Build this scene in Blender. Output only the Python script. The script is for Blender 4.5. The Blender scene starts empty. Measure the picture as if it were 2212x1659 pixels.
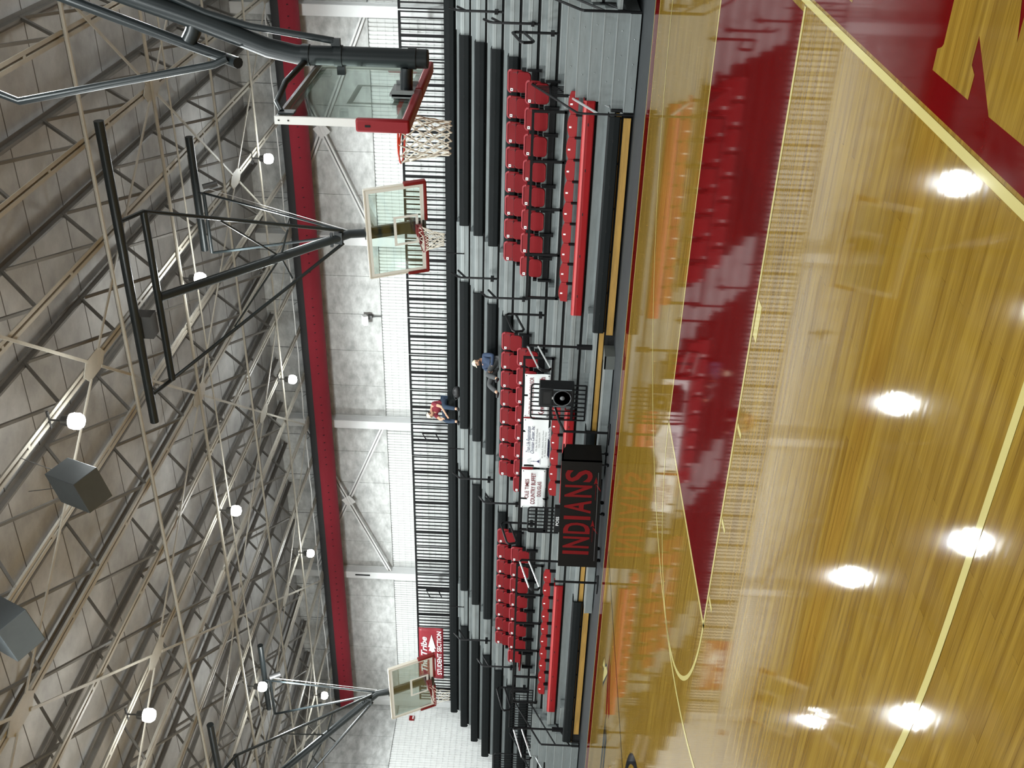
import bpy, bmesh, math, random
from mathutils import Vector, Matrix
random.seed(7)
C = bpy.context.scene.collection
SC = bpy.context.scene
PI = math.pi

# ------------------------------------------------------------------ camera
RIGHT = Vector((0.85381206, 0.51903646, 0.04007631))      # upright frame: right, down, forward
DOWN = Vector((0.02442367, 0.0369603, -0.99901823))
FWD = Vector((-0.52000812, 0.85395262, 0.01888038))
cam_d = bpy.data.cameras.new('camera')
cam = bpy.data.objects.new('camera', cam_d); C.objects.link(cam)
cam_d.sensor_width = 36.0
cam_d.lens = 36.0 * 2229.33 / 2212.0
cam_d.clip_start = 0.05; cam_d.clip_end = 200
mw = Matrix.Identity(4)
for i in range(3):
    mw[i][0] = DOWN[i]; mw[i][1] = RIGHT[i]; mw[i][2] = -FWD[i]   # the phone was held on its side
mw.translation = Vector((1.4124, -9.22652, 1.76522))
cam.matrix_world = mw
SC.camera = cam
# ------------------------------------------------------------------ world, view
w = bpy.data.worlds.new('world'); SC.world = w; w.use_nodes = True
w.node_tree.nodes['Background'].inputs[0].default_value = (0.9, 0.95, 1, 1)
w.node_tree.nodes['Background'].inputs[1].default_value = 0.02
SC.view_settings.view_transform = 'Standard'
SC.view_settings.look = 'None'
SC.view_settings.exposure = 0.12
SC.view_settings.gamma = 1.0
SC.view_settings.use_curve_mapping = False
SC.cycles.use_denoising = True
SC.cycles.max_bounces = 8
SC.cycles.sample_clamp_indirect = 3.0
SC.cycles.caustics_reflective = False
SC.cycles.caustics_refractive = False
# high-bay lamps: the grid hangs from the trusses; each fixture carries one lamp
LAMP_POWER = 590.0
UPLIGHT = 95.0
LAMP_COL = (0.94, 1.0, 1.0)
LAMP_Z = 8.02
LAMPS = [(-6.58, 2.45), (-7.07, 8.03), (-6.65, 13.54), (-12.64, 8.14), (-12.68, 13.7), (-12.64, 2.58), (-18.12, 8.2), (-18.65, 13.75), (-24.57, 13.71),
         (-18.4, 2.55), (-24.6, 8.2), (-24.6, 2.55),
         (-0.5, 2.5), (-0.5, 8.1), (-0.5, 13.6), (-0.5, -3.1), (-6.6, -3.1), (-12.6, -3.1), (-18.5, -3.1), (-24.6, -3.1),
         (-0.5, -8.7), (-6.6, -8.7), (-12.6, -8.7), (-18.5, -8.7), (-24.6, -8.7),
         (-3.5, -14.2), (-12.6, -14.2), (-21.5, -14.2), (5.5, 2.5), (5.5, 9.0), (5.5, -6)]

# ------------------------------------------------------------------ materials
MATS = {}
def mat(name, col, rough=0.5, metal=0.0, vary=0.0, scale=4.0, coat=0.0, coat_rough=0.1, emit=None, emit_s=0.0, bump=0.0, bscale=40.0, spec=0.5, stretch=(1, 1, 1)):
    if name in MATS: return MATS[name]
    m = bpy.data.materials.new(name); m.use_nodes = True
    nt = m.node_tree; b = nt.nodes['Principled BSDF']
    b.inputs['Base Color'].default_value = (*col, 1)
    b.inputs['Roughness'].default_value = rough
    b.inputs['Metallic'].default_value = metal
    b.inputs['Specular IOR Level'].default_value = spec
    b.inputs['Coat Weight'].default_value = coat
    b.inputs['Coat Roughness'].default_value = coat_rough
    if emit:
        b.inputs['Emission Color'].default_value = (*emit, 1); b.inputs['Emission Strength'].default_value = emit_s
    if vary or bump:
        tc = nt.nodes.new('ShaderNodeTexCoord'); mp = nt.nodes.new('ShaderNodeMapping'); mp.inputs['Scale'].default_value = stretch
        nt.links.new(tc.outputs['Object'], mp.inputs[0])
    if vary:
        n = nt.nodes.new('ShaderNodeTexNoise'); n.inputs['Scale'].default_value = scale; n.inputs['Detail'].default_value = 6; n.inputs['Roughness'].default_value = 0.65
        nt.links.new(mp.outputs[0], n.inputs[0])
        r = nt.nodes.new('ShaderNodeValToRGB')
        r.color_ramp.elements[0].position = 0.33; r.color_ramp.elements[1].position = 0.68
        r.color_ramp.elements[0].color = (*[max(0, c * (1 - vary)) for c in col], 1)
        r.color_ramp.elements[1].color = (*[min(1, c * (1 + vary * 0.6)) for c in col], 1)
        nt.links.new(n.outputs[0], r.inputs[0]); nt.links.new(r.outputs[0], b.inputs['Base Color'])
    if bump:
        n2 = nt.nodes.new('ShaderNodeTexNoise'); n2.inputs['Scale'].default_value = bscale; n2.inputs['Detail'].default_value = 3
        nt.links.new(mp.outputs[0], n2.inputs[0])
        bp = nt.nodes.new('ShaderNodeBump'); bp.inputs['Strength'].default_value = bump; bp.inputs['Distance'].default_value = 0.01
        nt.links.new(n2.outputs[0], bp.inputs['Height']); nt.links.new(bp.outputs[0], b.inputs['Normal'])
    MATS[name] = m
    return m

def wood_floor_mat(name, c1, c2, c3, coat=0.85, row=0.057, length=1.3):
    m = bpy.data.materials.new(name); m.use_nodes = True
    nt = m.node_tree; b = nt.nodes['Principled BSDF']; L = nt.links.new
    tc = nt.nodes.new('ShaderNodeTexCoord')
    br = nt.nodes.new('ShaderNodeTexBrick')
    br.inputs['Color1'].default_value = (*c1, 1); br.inputs['Color2'].default_value = (*c2, 1); br.inputs['Mortar'].default_value = (*[c * 0.55 for c in c2], 1)
    br.inputs['Scale'].default_value = 1.0; br.inputs['Brick Width'].default_value = length; br.inputs['Row Height'].default_value = row
    br.inputs['Mortar Size'].default_value = 0.0012; br.inputs['Mortar Smooth'].default_value = 0.3; br.offset = 0.37; br.squash = 1.0
    L(tc.outputs['Object'], br.inputs[0])
    mp = nt.nodes.new('ShaderNodeMapping'); mp.inputs['Scale'].default_value = (0.9, 17.5, 1); L(tc.outputs['Object'], mp.inputs[0])
    n = nt.nodes.new('ShaderNodeTexNoise'); n.inputs['Scale'].default_value = 1.0; n.inputs['Detail'].default_value = 3; L(mp.outputs[0], n.inputs[0])
    mx = nt.nodes.new('ShaderNodeMix'); mx.data_type = 'RGBA'
    r = nt.nodes.new('ShaderNodeValToRGB'); r.color_ramp.elements[0].position = 0.42; r.color_ramp.elements[1].position = 0.66; L(n.outputs[0], r.inputs[0])
    L(r.outputs[0], mx.inputs[0]); L(br.outputs[0], mx.inputs[6]); mx.inputs[7].default_value = (*c3, 1)
    mp3 = nt.nodes.new('ShaderNodeMapping'); mp3.inputs['Scale'].default_value = (4, 160, 1); L(tc.outputs['Object'], mp3.inputs[0])
    n3 = nt.nodes.new('ShaderNodeTexNoise'); n3.inputs['Scale'].default_value = 1.0; n3.inputs['Detail'].default_value = 4; L(mp3.outputs[0], n3.inputs[0])
    mul = nt.nodes.new('ShaderNodeMix'); mul.data_type = 'RGBA'; mul.blend_type = 'MULTIPLY'; mul.inputs[0].default_value = 0.5
    r3 = nt.nodes.new('ShaderNodeValToRGB'); r3.color_ramp.elements[0].position = 0.3; r3.color_ramp.elements[0].color = (0.55, 0.5, 0.42, 1); r3.color_ramp.elements[1].position = 0.6
    L(n3.outputs[0], r3.inputs[0]); L(mx.outputs[2], mul.inputs[6]); L(r3.outputs[0], mul.inputs[7]); L(mul.outputs[2], b.inputs['Base Color'])
    b.inputs['Roughness'].default_value = 0.8; b.inputs['Specular IOR Level'].default_value = 0.0
    b.inputs['Coat Weight'].default_value = coat; b.inputs['Coat Roughness'].default_value = 0.05; b.inputs['Coat IOR'].default_value = 1.32
    mp4 = nt.nodes.new('ShaderNodeMapping'); mp4.inputs['Scale'].default_value = (2.0, 18, 1); L(tc.outputs['Object'], mp4.inputs[0])
    n4 = nt.nodes.new('ShaderNodeTexNoise'); n4.inputs['Scale'].default_value = 1.0; n4.inputs['Detail'].default_value = 1; L(mp4.outputs[0], n4.inputs[0])
    bp = nt.nodes.new('ShaderNodeBump'); bp.inputs['Strength'].default_value = 0.018; bp.inputs['Distance'].default_value = 0.01
    L(n4.outputs[0], bp.inputs['Height']); L(bp.outputs[0], b.inputs['Coat Normal'])
    MATS[name] = m
    return m

def glass_mat(name, tint=(0.86, 0.93, 0.90), refl=0.10):
    m = bpy.data.materials.new(name); m.use_nodes = True
    nt = m.node_tree; nt.nodes.clear(); L = nt.links.new
    out = nt.nodes.new('ShaderNodeOutputMaterial'); mx = nt.nodes.new('ShaderNodeMixShader')
    t = nt.nodes.new('ShaderNodeBsdfTransparent'); t.inputs[0].default_value = (*tint, 1)
    g = nt.nodes.new('ShaderNodeBsdfGlossy'); g.inputs['Roughness'].default_value = 0.04
    lw = nt.nodes.new('ShaderNodeLayerWeight'); lw.inputs[0].default_value = 0.35
    mr = nt.nodes.new('ShaderNodeMapRange'); mr.inputs['To Min'].default_value = refl * 0.5; mr.inputs['To Max'].default_value = 0.55
    L(lw.outputs['Fresnel'], mr.inputs[0]); L(mr.outputs[0], mx.inputs[0]); L(t.outputs[0], mx.inputs[1]); L(g.outputs[0], mx.inputs[2]); L(mx.outputs[0], out.inputs[0])
    MATS[name] = m
    return m

WOOD = wood_floor_mat('maple floor', (0.190, 0.110, 0.0145), (0.150, 0.082, 0.010), (0.235, 0.145, 0.021))
PAINT_RED = mat('court red paint', (0.085, 0.0015, 0.0015), 0.8, coat=0.75, coat_rough=0.05, vary=0.06, scale=3, spec=0)
PAINT_CREAM = mat('court cream paint', (0.40, 0.34, 0.13), 0.8, coat=0.75, coat_rough=0.05, spec=0)
PAINT_BLACK = mat('court black paint', (0.01, 0.01, 0.011), 0.8, coat=0.75, coat_rough=0.05, spec=0)
for _m in (PAINT_RED, PAINT_CREAM, PAINT_BLACK): _m.node_tree.nodes['Principled BSDF'].inputs['Coat IOR'].default_value = 1.32
GREY_FLOOR = mat('grey apron rubber', (0.03, 0.033, 0.035), 0.6, spec=.1, vary=0.1, scale=3)
CONC = mat('ceiling concrete', (0.40, 0.395, 0.385), 0.9, vary=0.25, scale=1.3, bump=0.2, bscale=12)
PANEL = mat('wall concrete panel', (0.55, 0.56, 0.55), 0.85, vary=0.34, scale=2.6, stretch=(1, 1, 1.8), bump=0.15, bscale=30)
BLOCK = mat('white ribbed block', (0.72, 0.73, 0.72), 0.75, vary=0.08, scale=6)
JOINT = mat('block joint', (0.42, 0.43, 0.43), 0.9)
TRUSS = mat('cream truss paint', (0.40, 0.375, 0.32), 0.55, vary=0.12, scale=3)
WEB = mat('grey shaded truss web', (0.15, 0.14, 0.125), 0.6, vary=0.15, scale=3)  # shadow on the webs and top chords is put into this grey
WHITE_STEEL = mat('white steel paint', (0.62, 0.62, 0.61), 0.45)
PILASTER = mat('white pilaster paint', (0.66, 0.67, 0.67), 0.5, vary=0.05, scale=2)
HOOP_STEEL = mat('dark hoop steel', (0.013, 0.0175, 0.019), 0.36, metal=0.0, spec=0.35)
BLACK_STEEL = mat('black rail steel', (0.0035, 0.0035, 0.004), 0.45, spec=.15)
BRIGHT = mat('bright highlight tube', (0.6, 0.62, 0.62), 0.25, metal=0.6)  # pale tone paints white highlights on the black rails
BENCH_BLACK = mat('black bench plastic', (0.0045, 0.0062, 0.0066), 0.6, vary=0.1, scale=3, spec=.15)
BENCH_RED = mat('red bench plastic', (0.22, 0.003, 0.005), 0.45, vary=0.05, scale=3, spec=.25)
CHAIR_RED = mat('red chair plastic', (0.17, 0.005, 0.008), 0.45, vary=0.06, scale=5, spec=.15)
CHAIR_LIP = mat('red chair lip', (0.27, 0.022, 0.03), 0.4, spec=.3)
ALU = mat('galvanised deck', (0.185, 0.205, 0.205), 0.42, metal=0.25, vary=0.14, scale=3, stretch=(0.6, 4, 4))
ALU_B = mat('bright nosing', (0.30, 0.325, 0.325), 0.35, metal=0.4)
PLY = mat('yellow pine board', (0.33, 0.185, 0.035), 0.5, vary=0.25, scale=3, stretch=(0.5, 6, 6))
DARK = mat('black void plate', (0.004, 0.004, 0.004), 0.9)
WHITE = mat('white plate', (0.8, 0.8, 0.8), 0.5)
INK = mat('black ink', (0.01, 0.01, 0.012), 0.6)
PAD_RED = mat('red edge padding', (0.20, 0.005, 0.009), 0.5, spec=.3, bump=0.05, bscale=90)
PAD_DARK = mat('maroon edge padding', (0.12, 0.006, 0.005), 0.5, spec=.2)
RIM = mat('orange rim paint', (0.50, 0.035, 0.015), 0.35)
RIM_DARK = mat('dark red rim paint', (0.14, 0.012, 0.012), 0.4)
NET = mat('white net cord', (0.62, 0.58, 0.50), 0.8)
BBFRAME = mat('white board frame', (0.62, 0.62, 0.60), 0.4)
BBFRAME2 = mat('cream board frame', (0.46, 0.43, 0.37), 0.45)
BBLINE = mat('white board stripe', (0.50, 0.49, 0.45), 0.5)
GLASS = glass_mat('board glass')
DUCT = mat('red fabric duct', (0.22, 0.006, 0.018), 0.85, vary=0.05, scale=2)
DUCT_TOP = mat('grey shaded duct top', (0.03, 0.03, 0.031), 0.9)  # grey is partly the shade of the less lit top, put into the colour
BANNER = mat('white vinyl banner', (0.74, 0.76, 0.76), 0.45, bump=0.5, bscale=3.0)
BANNER_RED = mat('red vinyl banner', (0.24, 0.012, 0.022), 0.5, bump=0.3, bscale=3.0)
MAROON = mat('maroon lettering', (0.16, 0.012, 0.02), 0.6)
BLUE = mat('navy lettering', (0.02, 0.02, 0.09), 0.6)
TABLE_BLACK = mat('scorers table black', (0.0035, 0.0028, 0.0022), 0.5, spec=.12)
TABLE_RED = mat('scorers table red lettering', (0.12, 0.003, 0.004), 0.5, spec=.12)
SPK = mat('black speaker plastic', (0.004, 0.0045, 0.005), 0.45, spec=.2)
SPK_GREY = mat('slate speaker cabinet', (0.085, 0.10, 0.108), 0.7, vary=0.08)
CONE = mat('grey speaker cone', (0.09, 0.095, 0.10), 0.4)
SKIN = mat('skin', (0.50, 0.29, 0.19), 0.55)
HAIR = mat('dark beard', (0.03, 0.02, 0.015), 0.8)
CAP = mat('cream cap cloth', (0.62, 0.56, 0.42), 0.8)
JACKET = mat('blue jacket cloth', (0.018, 0.035, 0.075), 0.8, vary=0.15, scale=9)
TSHIRT = mat('maroon shirt cloth', (0.19, 0.018, 0.03), 0.85, vary=0.12, scale=9)
JEANS = mat('blue denim', (0.018, 0.035, 0.065), 0.85, vary=0.2, scale=9)
PANTS = mat('charcoal trousers', (0.055, 0.058, 0.06), 0.85, vary=0.1, scale=9)
SHOE = mat('black shoe', (0.01, 0.01, 0.011), 0.5)
GLOBE = mat('lit lamp glass', (1, 1, 1), 0.4, emit=(1.0, 0.99, 0.93), emit_s=34.0)
try: GLOBE.cycles.emission_sampling = 'NONE'
except Exception: pass
LAMP_BODY = mat('lamp housing', (0.10, 0.10, 0.10), 0.4, metal=0.5)

# ------------------------------------------------------------------ mesh helpers
class MB:
    def __init__(s): s.v = []; s.f = []
    def add(s, vs, fs):
        o = len(s.v); s.v += [tuple(v) for v in vs]; s.f += [tuple(i + o for i in f) for f in fs]; return s
    def box(s, x0, x1, y0, y1, z0, z1):
        return s.add([(x0, y0, z0), (x1, y0, z0), (x1, y1, z0), (x0, y1, z0), (x0, y0, z1), (x1, y0, z1), (x1, y1, z1), (x0, y1, z1)],
                     [(0, 3, 2, 1), (4, 5, 6, 7), (0, 1, 5, 4), (1, 2, 6, 5), (2, 3, 7, 6), (3, 0, 4, 7)])
    def obox(s, c, a, b, d):
        c, a, b, d = Vector(c), Vector(a), Vector(b), Vector(d)
        if a.cross(b).dot(d) < 0: d = -d
        vs = [c + i * a + j * b + k * d for k in (-1, 1) for i, j in ((-1, -1), (1, -1), (1, 1), (-1, 1))]
        return s.add(vs, [(0, 3, 2, 1), (4, 5, 6, 7), (0, 1, 5, 4), (1, 2, 6, 5), (2, 3, 7, 6), (3, 0, 4, 7)])
    def bar(s, p, q, w, h, up=(0, 0, 1)):
        p, q = Vector(p), Vector(q); d = (q - p); l = d.length; d.normalize()
        u = Vector(up); sd = d.cross(u)
        if sd.length < 1e-4: sd = d.cross(Vector((1, 0, 0)))
        sd.normalize(); u = sd.cross(d).normalized()
        return s.obox((p + q) / 2, d * l / 2, sd * w / 2, u * h / 2)
    def tube(s, pts, r, n=8, closed=False, caps=True, radii=None):
        pts = [Vector(p) for p in pts]; N = len(pts); rings = []
        prev = None
        for i, p in enumerate(pts):
            if closed: t = pts[(i + 1) % N] - pts[i - 1]
            else: t = pts[min(i + 1, N - 1)] - pts[max(i - 1, 0)]
            t.normalize()
            if prev is None:
                a = t.orthogonal().normalized()
            else:
                a = (prev - t * prev.dot(t))
                a = a.normalized() if a.length > 1e-6 else t.orthogonal().normalized()
            prev = a; b = t.cross(a)
            rr = radii[i] if radii else r
            k = 1.0
            if 0 < i < N - 1 or closed:
                d1 = (pts[i] - pts[i - 1]).normalized(); k = 1 / max(0.75, math.sqrt(max(0.01, (1 + d1.dot((pts[(i + 1) % N] - pts[i]).normalized())) / 2)))
            rings.append([p + (a * math.cos(2 * PI * j / n) + b * math.sin(2 * PI * j / n)) * rr * k for j in range(n)])
        vs = [v for r_ in rings for v in r_]; fs = []
        for i in range(N if closed else N - 1):
            i2 = (i + 1) % N
            for j in range(n):
                fs.append((i * n + j, i * n + (j + 1) % n, i2 * n + (j + 1) % n, i2 * n + j))
        if caps and not closed:
            fs.append(tuple(range(n - 1, -1, -1))); fs.append(tuple((N - 1) * n + j for j in range(n)))
        return s.add(vs, fs)
    def lathe(s, c, prof, n=24, ax=(0, 0, 1)):
        c = Vector(c); z = Vector(ax).normalized(); a = z.orthogonal().normalized(); b = z.cross(a); vs = []; fs = []
        for r, h in prof:
            for j in range(n): vs.append(c + z * h + (a * math.cos(2 * PI * j / n) + b * math.sin(2 * PI * j / n)) * max(r, 1e-4))
        for i in range(len(prof) - 1):
            for j in range(n): fs.append((i * n + j, i * n + (j + 1) % n, (i + 1) * n + (j + 1) % n, (i + 1) * n + j))
        fs.append(tuple(range(n - 1, -1, -1))); fs.append(tuple((len(prof) - 1) * n + j for j in range(n)))
        return s.add(vs, fs)
    def prism(s, poly, vec):
        vec = Vector(vec); p = [Vector(q) for q in poly]; n = len(p)
        return s.add(p + [q + vec for q in p], [tuple(range(n - 1, -1, -1)), tuple(range(n, 2 * n))] + [(i, (i + 1) % n, n + (i + 1) % n, n + i) for i in range(n)])
    def extr_x(s, prof, x0, x1):      # profile [(y,z)] swept along X
        return s.prism([(x0, y, z) for y, z in prof], (x1 - x0, 0, 0))
    def ball(s, c, r, n=12, m=8, sc=(1, 1, 1)):
        c = Vector(c); vs = []; fs = []
        for i in range(m + 1):
            t = PI * i / m
            for j in range(n): vs.append(c + Vector((math.sin(t) * math.cos(2 * PI * j / n) * sc[0], math.sin(t) * math.sin(2 * PI * j / n) * sc[1], math.cos(t) * sc[2])) * r)
        for i in range(m):
            for j in range(n): fs.append((i * n + j, (i + 1) * n + j, (i + 1) * n + (j + 1) % n, i * n + (j + 1) % n))
        return s.add(vs, fs)
    def xf(s, M):
        s.v = [tuple(M @ Vector(v)) for v in s.v]; return s
    def build(s, name, m, parent=None, smooth=False, bevel=0, label=None):
        me = bpy.data.meshes.new(name)
        off = wloc(parent) if parent else Vector((0, 0, 0))
        me.from_pydata([tuple(Vector(v) - off) for v in s.v], [], s.f); me.update()
        bm = bmesh.new(); bm.from_mesh(me); bmesh.ops.remove_doubles(bm, verts=bm.verts, dist=1e-5); bmesh.ops.recalc_face_normals(bm, faces=bm.faces); bm.to_mesh(me); bm.free()
        me.materials.append(m)
        o = bpy.data.objects.new(name, me); C.objects.link(o)
        if parent: o.parent = parent
        if smooth:
            for p in me.polygons: p.use_smooth = True
            try: me.set_sharp_from_angle(angle=math.radians(38))
            except Exception: pass
        if bevel:
            b = o.modifiers.new('bevel', 'BEVEL'); b.width = bevel; b.segments = 2; b.limit_method = 'ANGLE'
        if label: o['label'] = label
        return o
def wloc(o):
    v = Vector((0, 0, 0))
    while o: v += o.location; o = o.parent
    return v
def thing(name, loc, label, cat, group=None):
    o = bpy.data.objects.new(name, None); C.objects.link(o); o.location = loc; o.empty_display_size = 0.1
    o['label'] = label; o['category'] = cat
    if group: o['group'] = group
    return o
def tag(o, label, cat, group=None):
    o['label'] = label; o['category'] = cat
    if group: o['group'] = group
    return o
def struct(o): o['kind'] = 'structure'; return o
def children(o): return [c for c in C.objects if c.parent == o]
def dup(root, loc, label, kids=None):
    r = root.copy(); C.objects.link(r); r.location = loc; r['label'] = label
    for ch in (kids if kids is not None else children(root)):
        c = ch.copy(); C.objects.link(c); c.parent = r
        for g in children(ch):
            d = g.copy(); C.objects.link(d); d.parent = c
    return r
def text(s, name, m, parent, x0, x1, z0, z1, y, bold=0.0, shear=0.0, depth=0.003, xf=None):
    """lettering fitted to a rectangle on a plane facing -Y"""
    cu = bpy.data.curves.new(name, 'FONT'); cu.body = s; cu.size = 1.0; cu.offset = bold; cu.shear = shear; cu.extrude = 0.0; cu.resolution_u = 3
    t = bpy.data.objects.new(name, cu); C.objects.link(t)
    dg = bpy.context.evaluated_depsgraph_get(); me = bpy.data.meshes.new_from_object(t.evaluated_get(dg))
    bpy.data.objects.remove(t); bpy.data.curves.remove(cu)
    xs = [v.co.x for v in me.vertices]; ys = [v.co.y for v in me.vertices]
    ax, bx, ay, by = min(xs), max(xs), min(ys), max(ys)
    off = wloc(parent) if parent else Vector()
    for v in me.vertices:
        p = Vector((x0 + (v.co.x - ax) / (bx - ax) * (x1 - x0), y, z0 + (v.co.y - ay) / (by - ay) * (z1 - z0)))
        if xf: p = xf @ p
        v.co = p - off
    me.materials.clear(); me.materials.append(m)
    o = bpy.data.objects.new(name, me); C.objects.link(o); o.parent = parent
    return o
ORD = ['first', 'second', 'third', 'fourth', 'fifth', 'sixth', 'seventh', 'eighth', 'ninth', 'tenth', 'eleventh', 'twelfth', 'thirteenth', 'fourteenth', 'fifteenth', 'sixteenth', 'seventeenth', 'eighteenth', 'nineteenth', 'twentieth', 'twenty-first', 'twenty-second', 'twenty-third', 'twenty-fourth', 'twenty-fifth']

# ------------------------------------------------------------------ room shell
XL, XR, YB, YF, ZC = -28.75, 9.0, 17.33, -17.3, 9.56
struct(MB().box(XL, XR, YF, YB, -0.1, 0.0).build('floor', WOOD))
cl = MB().box(XL - .3, XR + .3, YF - .3, YB + .3, ZC, ZC + 0.2)
struct(cl.build('ceiling', CONC))
seam = MB()
y = YF + 0.6
while y < YB:
    seam.box(XL, XR, y - 0.009, y + 0.009, ZC - 0.004, ZC + 0.01); y += 1.22
struct(seam.build('trim_1', mat('ceiling joint', (0.10, 0.09, 0.08), 0.9)))
ZB = 6.2                                                    # top of the ribbed block
def ribbed(x0, x1, z0, z1, depth=0.03, pitch=0.1016):
    """ribbed block face: ribs rise to y=0 from grooves at y=depth"""
    mb = MB(); n = int((x1 - x0) / pitch); prof = []
    for i in range(n):
        a = x0 + i * pitch
        prof += [(a, depth), (a + .024, depth), (a + .034, 0), (a + pitch - .010, 0)]
    prof.append((x1, depth))
    vs = []; fs = []
    for (a, d) in prof: vs += [(a, d, z0), (a, d, z1)]
    for i in range(len(prof) - 1): fs.append((2 * i, 2 * i + 2, 2 * i + 3, 2 * i + 1))
    mb.add(vs, fs); k = len(mb.v)
    mb.add([(x0, .25, z0), (x1, .25, z0), (x1, .25, z1), (x0, .25, z1)], [(0, 1, 2, 3)])
    return mb
M = Matrix.Translation((0, YB, 0))
wb = ribbed(XL, XR, 0, ZB).xf(M); struct(wb.build('wall_back', BLOCK))
M = Matrix.Translation((XL, 0, 0)) @ Matrix.Rotation(PI / 2, 4, 'Z')
wl = ribbed(YF, YB, 0, ZB).xf(M); struct(wl.build('wall_left', BLOCK))
WDK = mat('darkened unseen wall', (0.16, 0.155, 0.15), 0.85, vary=.1)  # unseen walls coloured dark to keep pale reflections off the floor
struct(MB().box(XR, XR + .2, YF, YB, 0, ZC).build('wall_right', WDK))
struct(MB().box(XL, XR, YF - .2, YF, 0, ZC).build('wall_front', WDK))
j = MB()
z = 0.3
while z < ZB:                                                # bed joints
    j.box(XL, XR, YB - .001, YB + .01, z - .003, z + .003); j.box(XL - .01, XL + .001, YF, YB, z - .003, z + .003); z += 0.203
struct(j.build('trim_2', JOINT))
# upper precast panels, one slab each between joints, kept as wall mesh with real gaps
up = MB(); x = XL
BAYS = [-4.04, -10.14, -16.24, -22.34]
xs = [XL]; x = BAYS[3] - 4 * 1.22
while x < XR - .2:
    if x > XL + .2: xs.append(x)
    x += 1.22
xs.append(XR)
for a, b_ in zip(xs, xs[1:]): up.box(a + .005, b_ - .005, YB - .02, YB + .2, ZB + .012, ZC)
struct(up.build('wall_upper_back', PANEL))
up = MB(); ys = [YF + i * 1.22 for i in range(29)] + [YB - .02]
for a, b_ in zip(ys, ys[1:]): up.box(XL - .2, XL + .02, a + .005, b_ - .005, ZB + .012, ZC)
struct(up.build('wall_upper_left', PANEL))
struct(MB().box(XL - .25, XR, YB + .26, YB + .4, 0, ZC).build('wall_back_core', DARK)); struct(MB().box(XL - .4, XL - .26, YF, YB, 0, ZC).build('wall_left_core', DARK))
for i, x in enumerate(BAYS + [-28.5, 2.06]):
    m = MB().box(x - .14, x + .14, YB - .34, YB - .022, 0, ZC)
    m.box(x - .16, x + .16, YB - .06, YB - .022, 0, ZC)
    o = m.build('pilaster', PILASTER, bevel=.01)
    tag(o, ['white steel column on the far wall near the big glass hoop', 'white steel column behind the middle glass backboard', 'white steel column beside the seated person in maroon shirt', 'white steel column with a dark slot, right of the red student banner',
            'white steel column in the far corner of the hall', 'white steel column at the near end of the far wall'][i], 'column', 'wall columns')
slot = MB().box(-22.36, -22.30, YB - .345, YB - .335, 6.95, 7.45)
# the slot belongs to the column
for o in [o for o in C.objects if o.name.startswith('pilaster') and 'slot' in o['label']]:
    slot.build('slot', DARK, o)

# floor paint --------------------------------------------------------------
def flat(poly, z=0.0015, t=0.001):
    return MB().prism([(x, y, z - t) for x, y in poly], (0, 0, t))
def ring(cx, cy, r, w_, a0, a1, n=64):
    p = [(cx + r * math.cos(a0 + (a1 - a0) * i / n), cy + r * math.sin(a0 + (a1 - a0) * i / n)) for i in range(n + 1)]
    q = [(cx + (r - w_) * math.cos(a1 + (a0 - a1) * i / n), cy + (r - w_) * math.sin(a1 + (a0 - a1) * i / n)) for i in range(n + 1)]
    mb = MB(); N = n + 1; vs = [(x, y, .002) for x, y in p] + [(x, y, .002) for x, y in q[::-1]]
    mb.add(vs, [(i, i + 1, N + i + 1, N + i) for i in range(n)]); return mb
def merge(*ms):
    r = MB()
    for m in ms: r.add(m.v, m.f)
    return r
FL = bpy.data.objects['floor']
FTX = -5.791
key = flat([(-.042, -1.778), (FTX + .051, -1.778), (FTX + .051, 1.778), (-.042, 1.778)], .0012, .001)
key.build('key_paint', PAINT_RED, FL)
endz = flat([(.081, -9.0), (2.6, -9.0), (2.6, 9.0), (.081, 9.0)], .0012, .001)
endz.build('end_zone_paint', PAINT_RED, FL)
side = flat([(-25.7, 7.70), (.08, 7.70), (.08, 8.30), (-25.7, 8.30)], .0012, .001)
side.build('sideline_band_paint', PAINT_RED, FL)
ln = merge(flat([(0.012, -7.62), (.06, -7.62), (.06, 7.62), (.012, 7.62)], .002),           # end line
           flat([(0, -1.829), (FTX, -1.829), (FTX, -1.778), (0, -1.778)], .0025), flat([(0, 1.829), (FTX, 1.829), (FTX, 1.778), (0, 1.778)], .0025),
           flat([(FTX, -1.829), (FTX + .051, -1.829), (FTX + .051, 1.829), (FTX, 1.829)], .0025),
           ring(FTX, 0, 1.829, .051, PI / 2, 3 * PI / 2),
           ring(-1.6, 0, 6.045, .051, PI / 2, 3 * PI / 2, 96),
           flat([(0, 6.045), (-1.6, 6.045), (-1.6, 5.994), (0, 5.994)], .002), flat([(0, -6.045), (-1.6, -6.045), (-1.6, -5.994), (0, -5.994)], .002),
           flat([(-25.7, 7.62), (0.06, 7.62), (.06, 7.66), (-25.7, 7.66)], .002), flat([(-25.7, 8.34), (.1, 8.34), (.1, 8.38), (-25.7, 8.38)], .002),
           ring(-24.2, 0, 6.045, .051, -PI / 2, PI / 2, 96))
for hx in (-5.36, -4.42, -3.4): ln.add(*[(m.v, m.f) for m in [flat([(hx - .025, -1.85), (hx + .025, -1.85), (hx + .025, -2.03), (hx - .025, -2.03)], .002)]][0])
ln.add(*[(m.v, m.f) for m in [flat([(-2.52, -1.86), (-2.2, -1.86), (-2.2, -2.0), (-2.52, -2.0)], .002)]][0])
ln.build('court_lines', PAINT_CREAM, FL)
w2 = flat([(.06, -9), (.081, -9), (.081, 9), (.06, 9)], .0018, .001)
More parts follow.
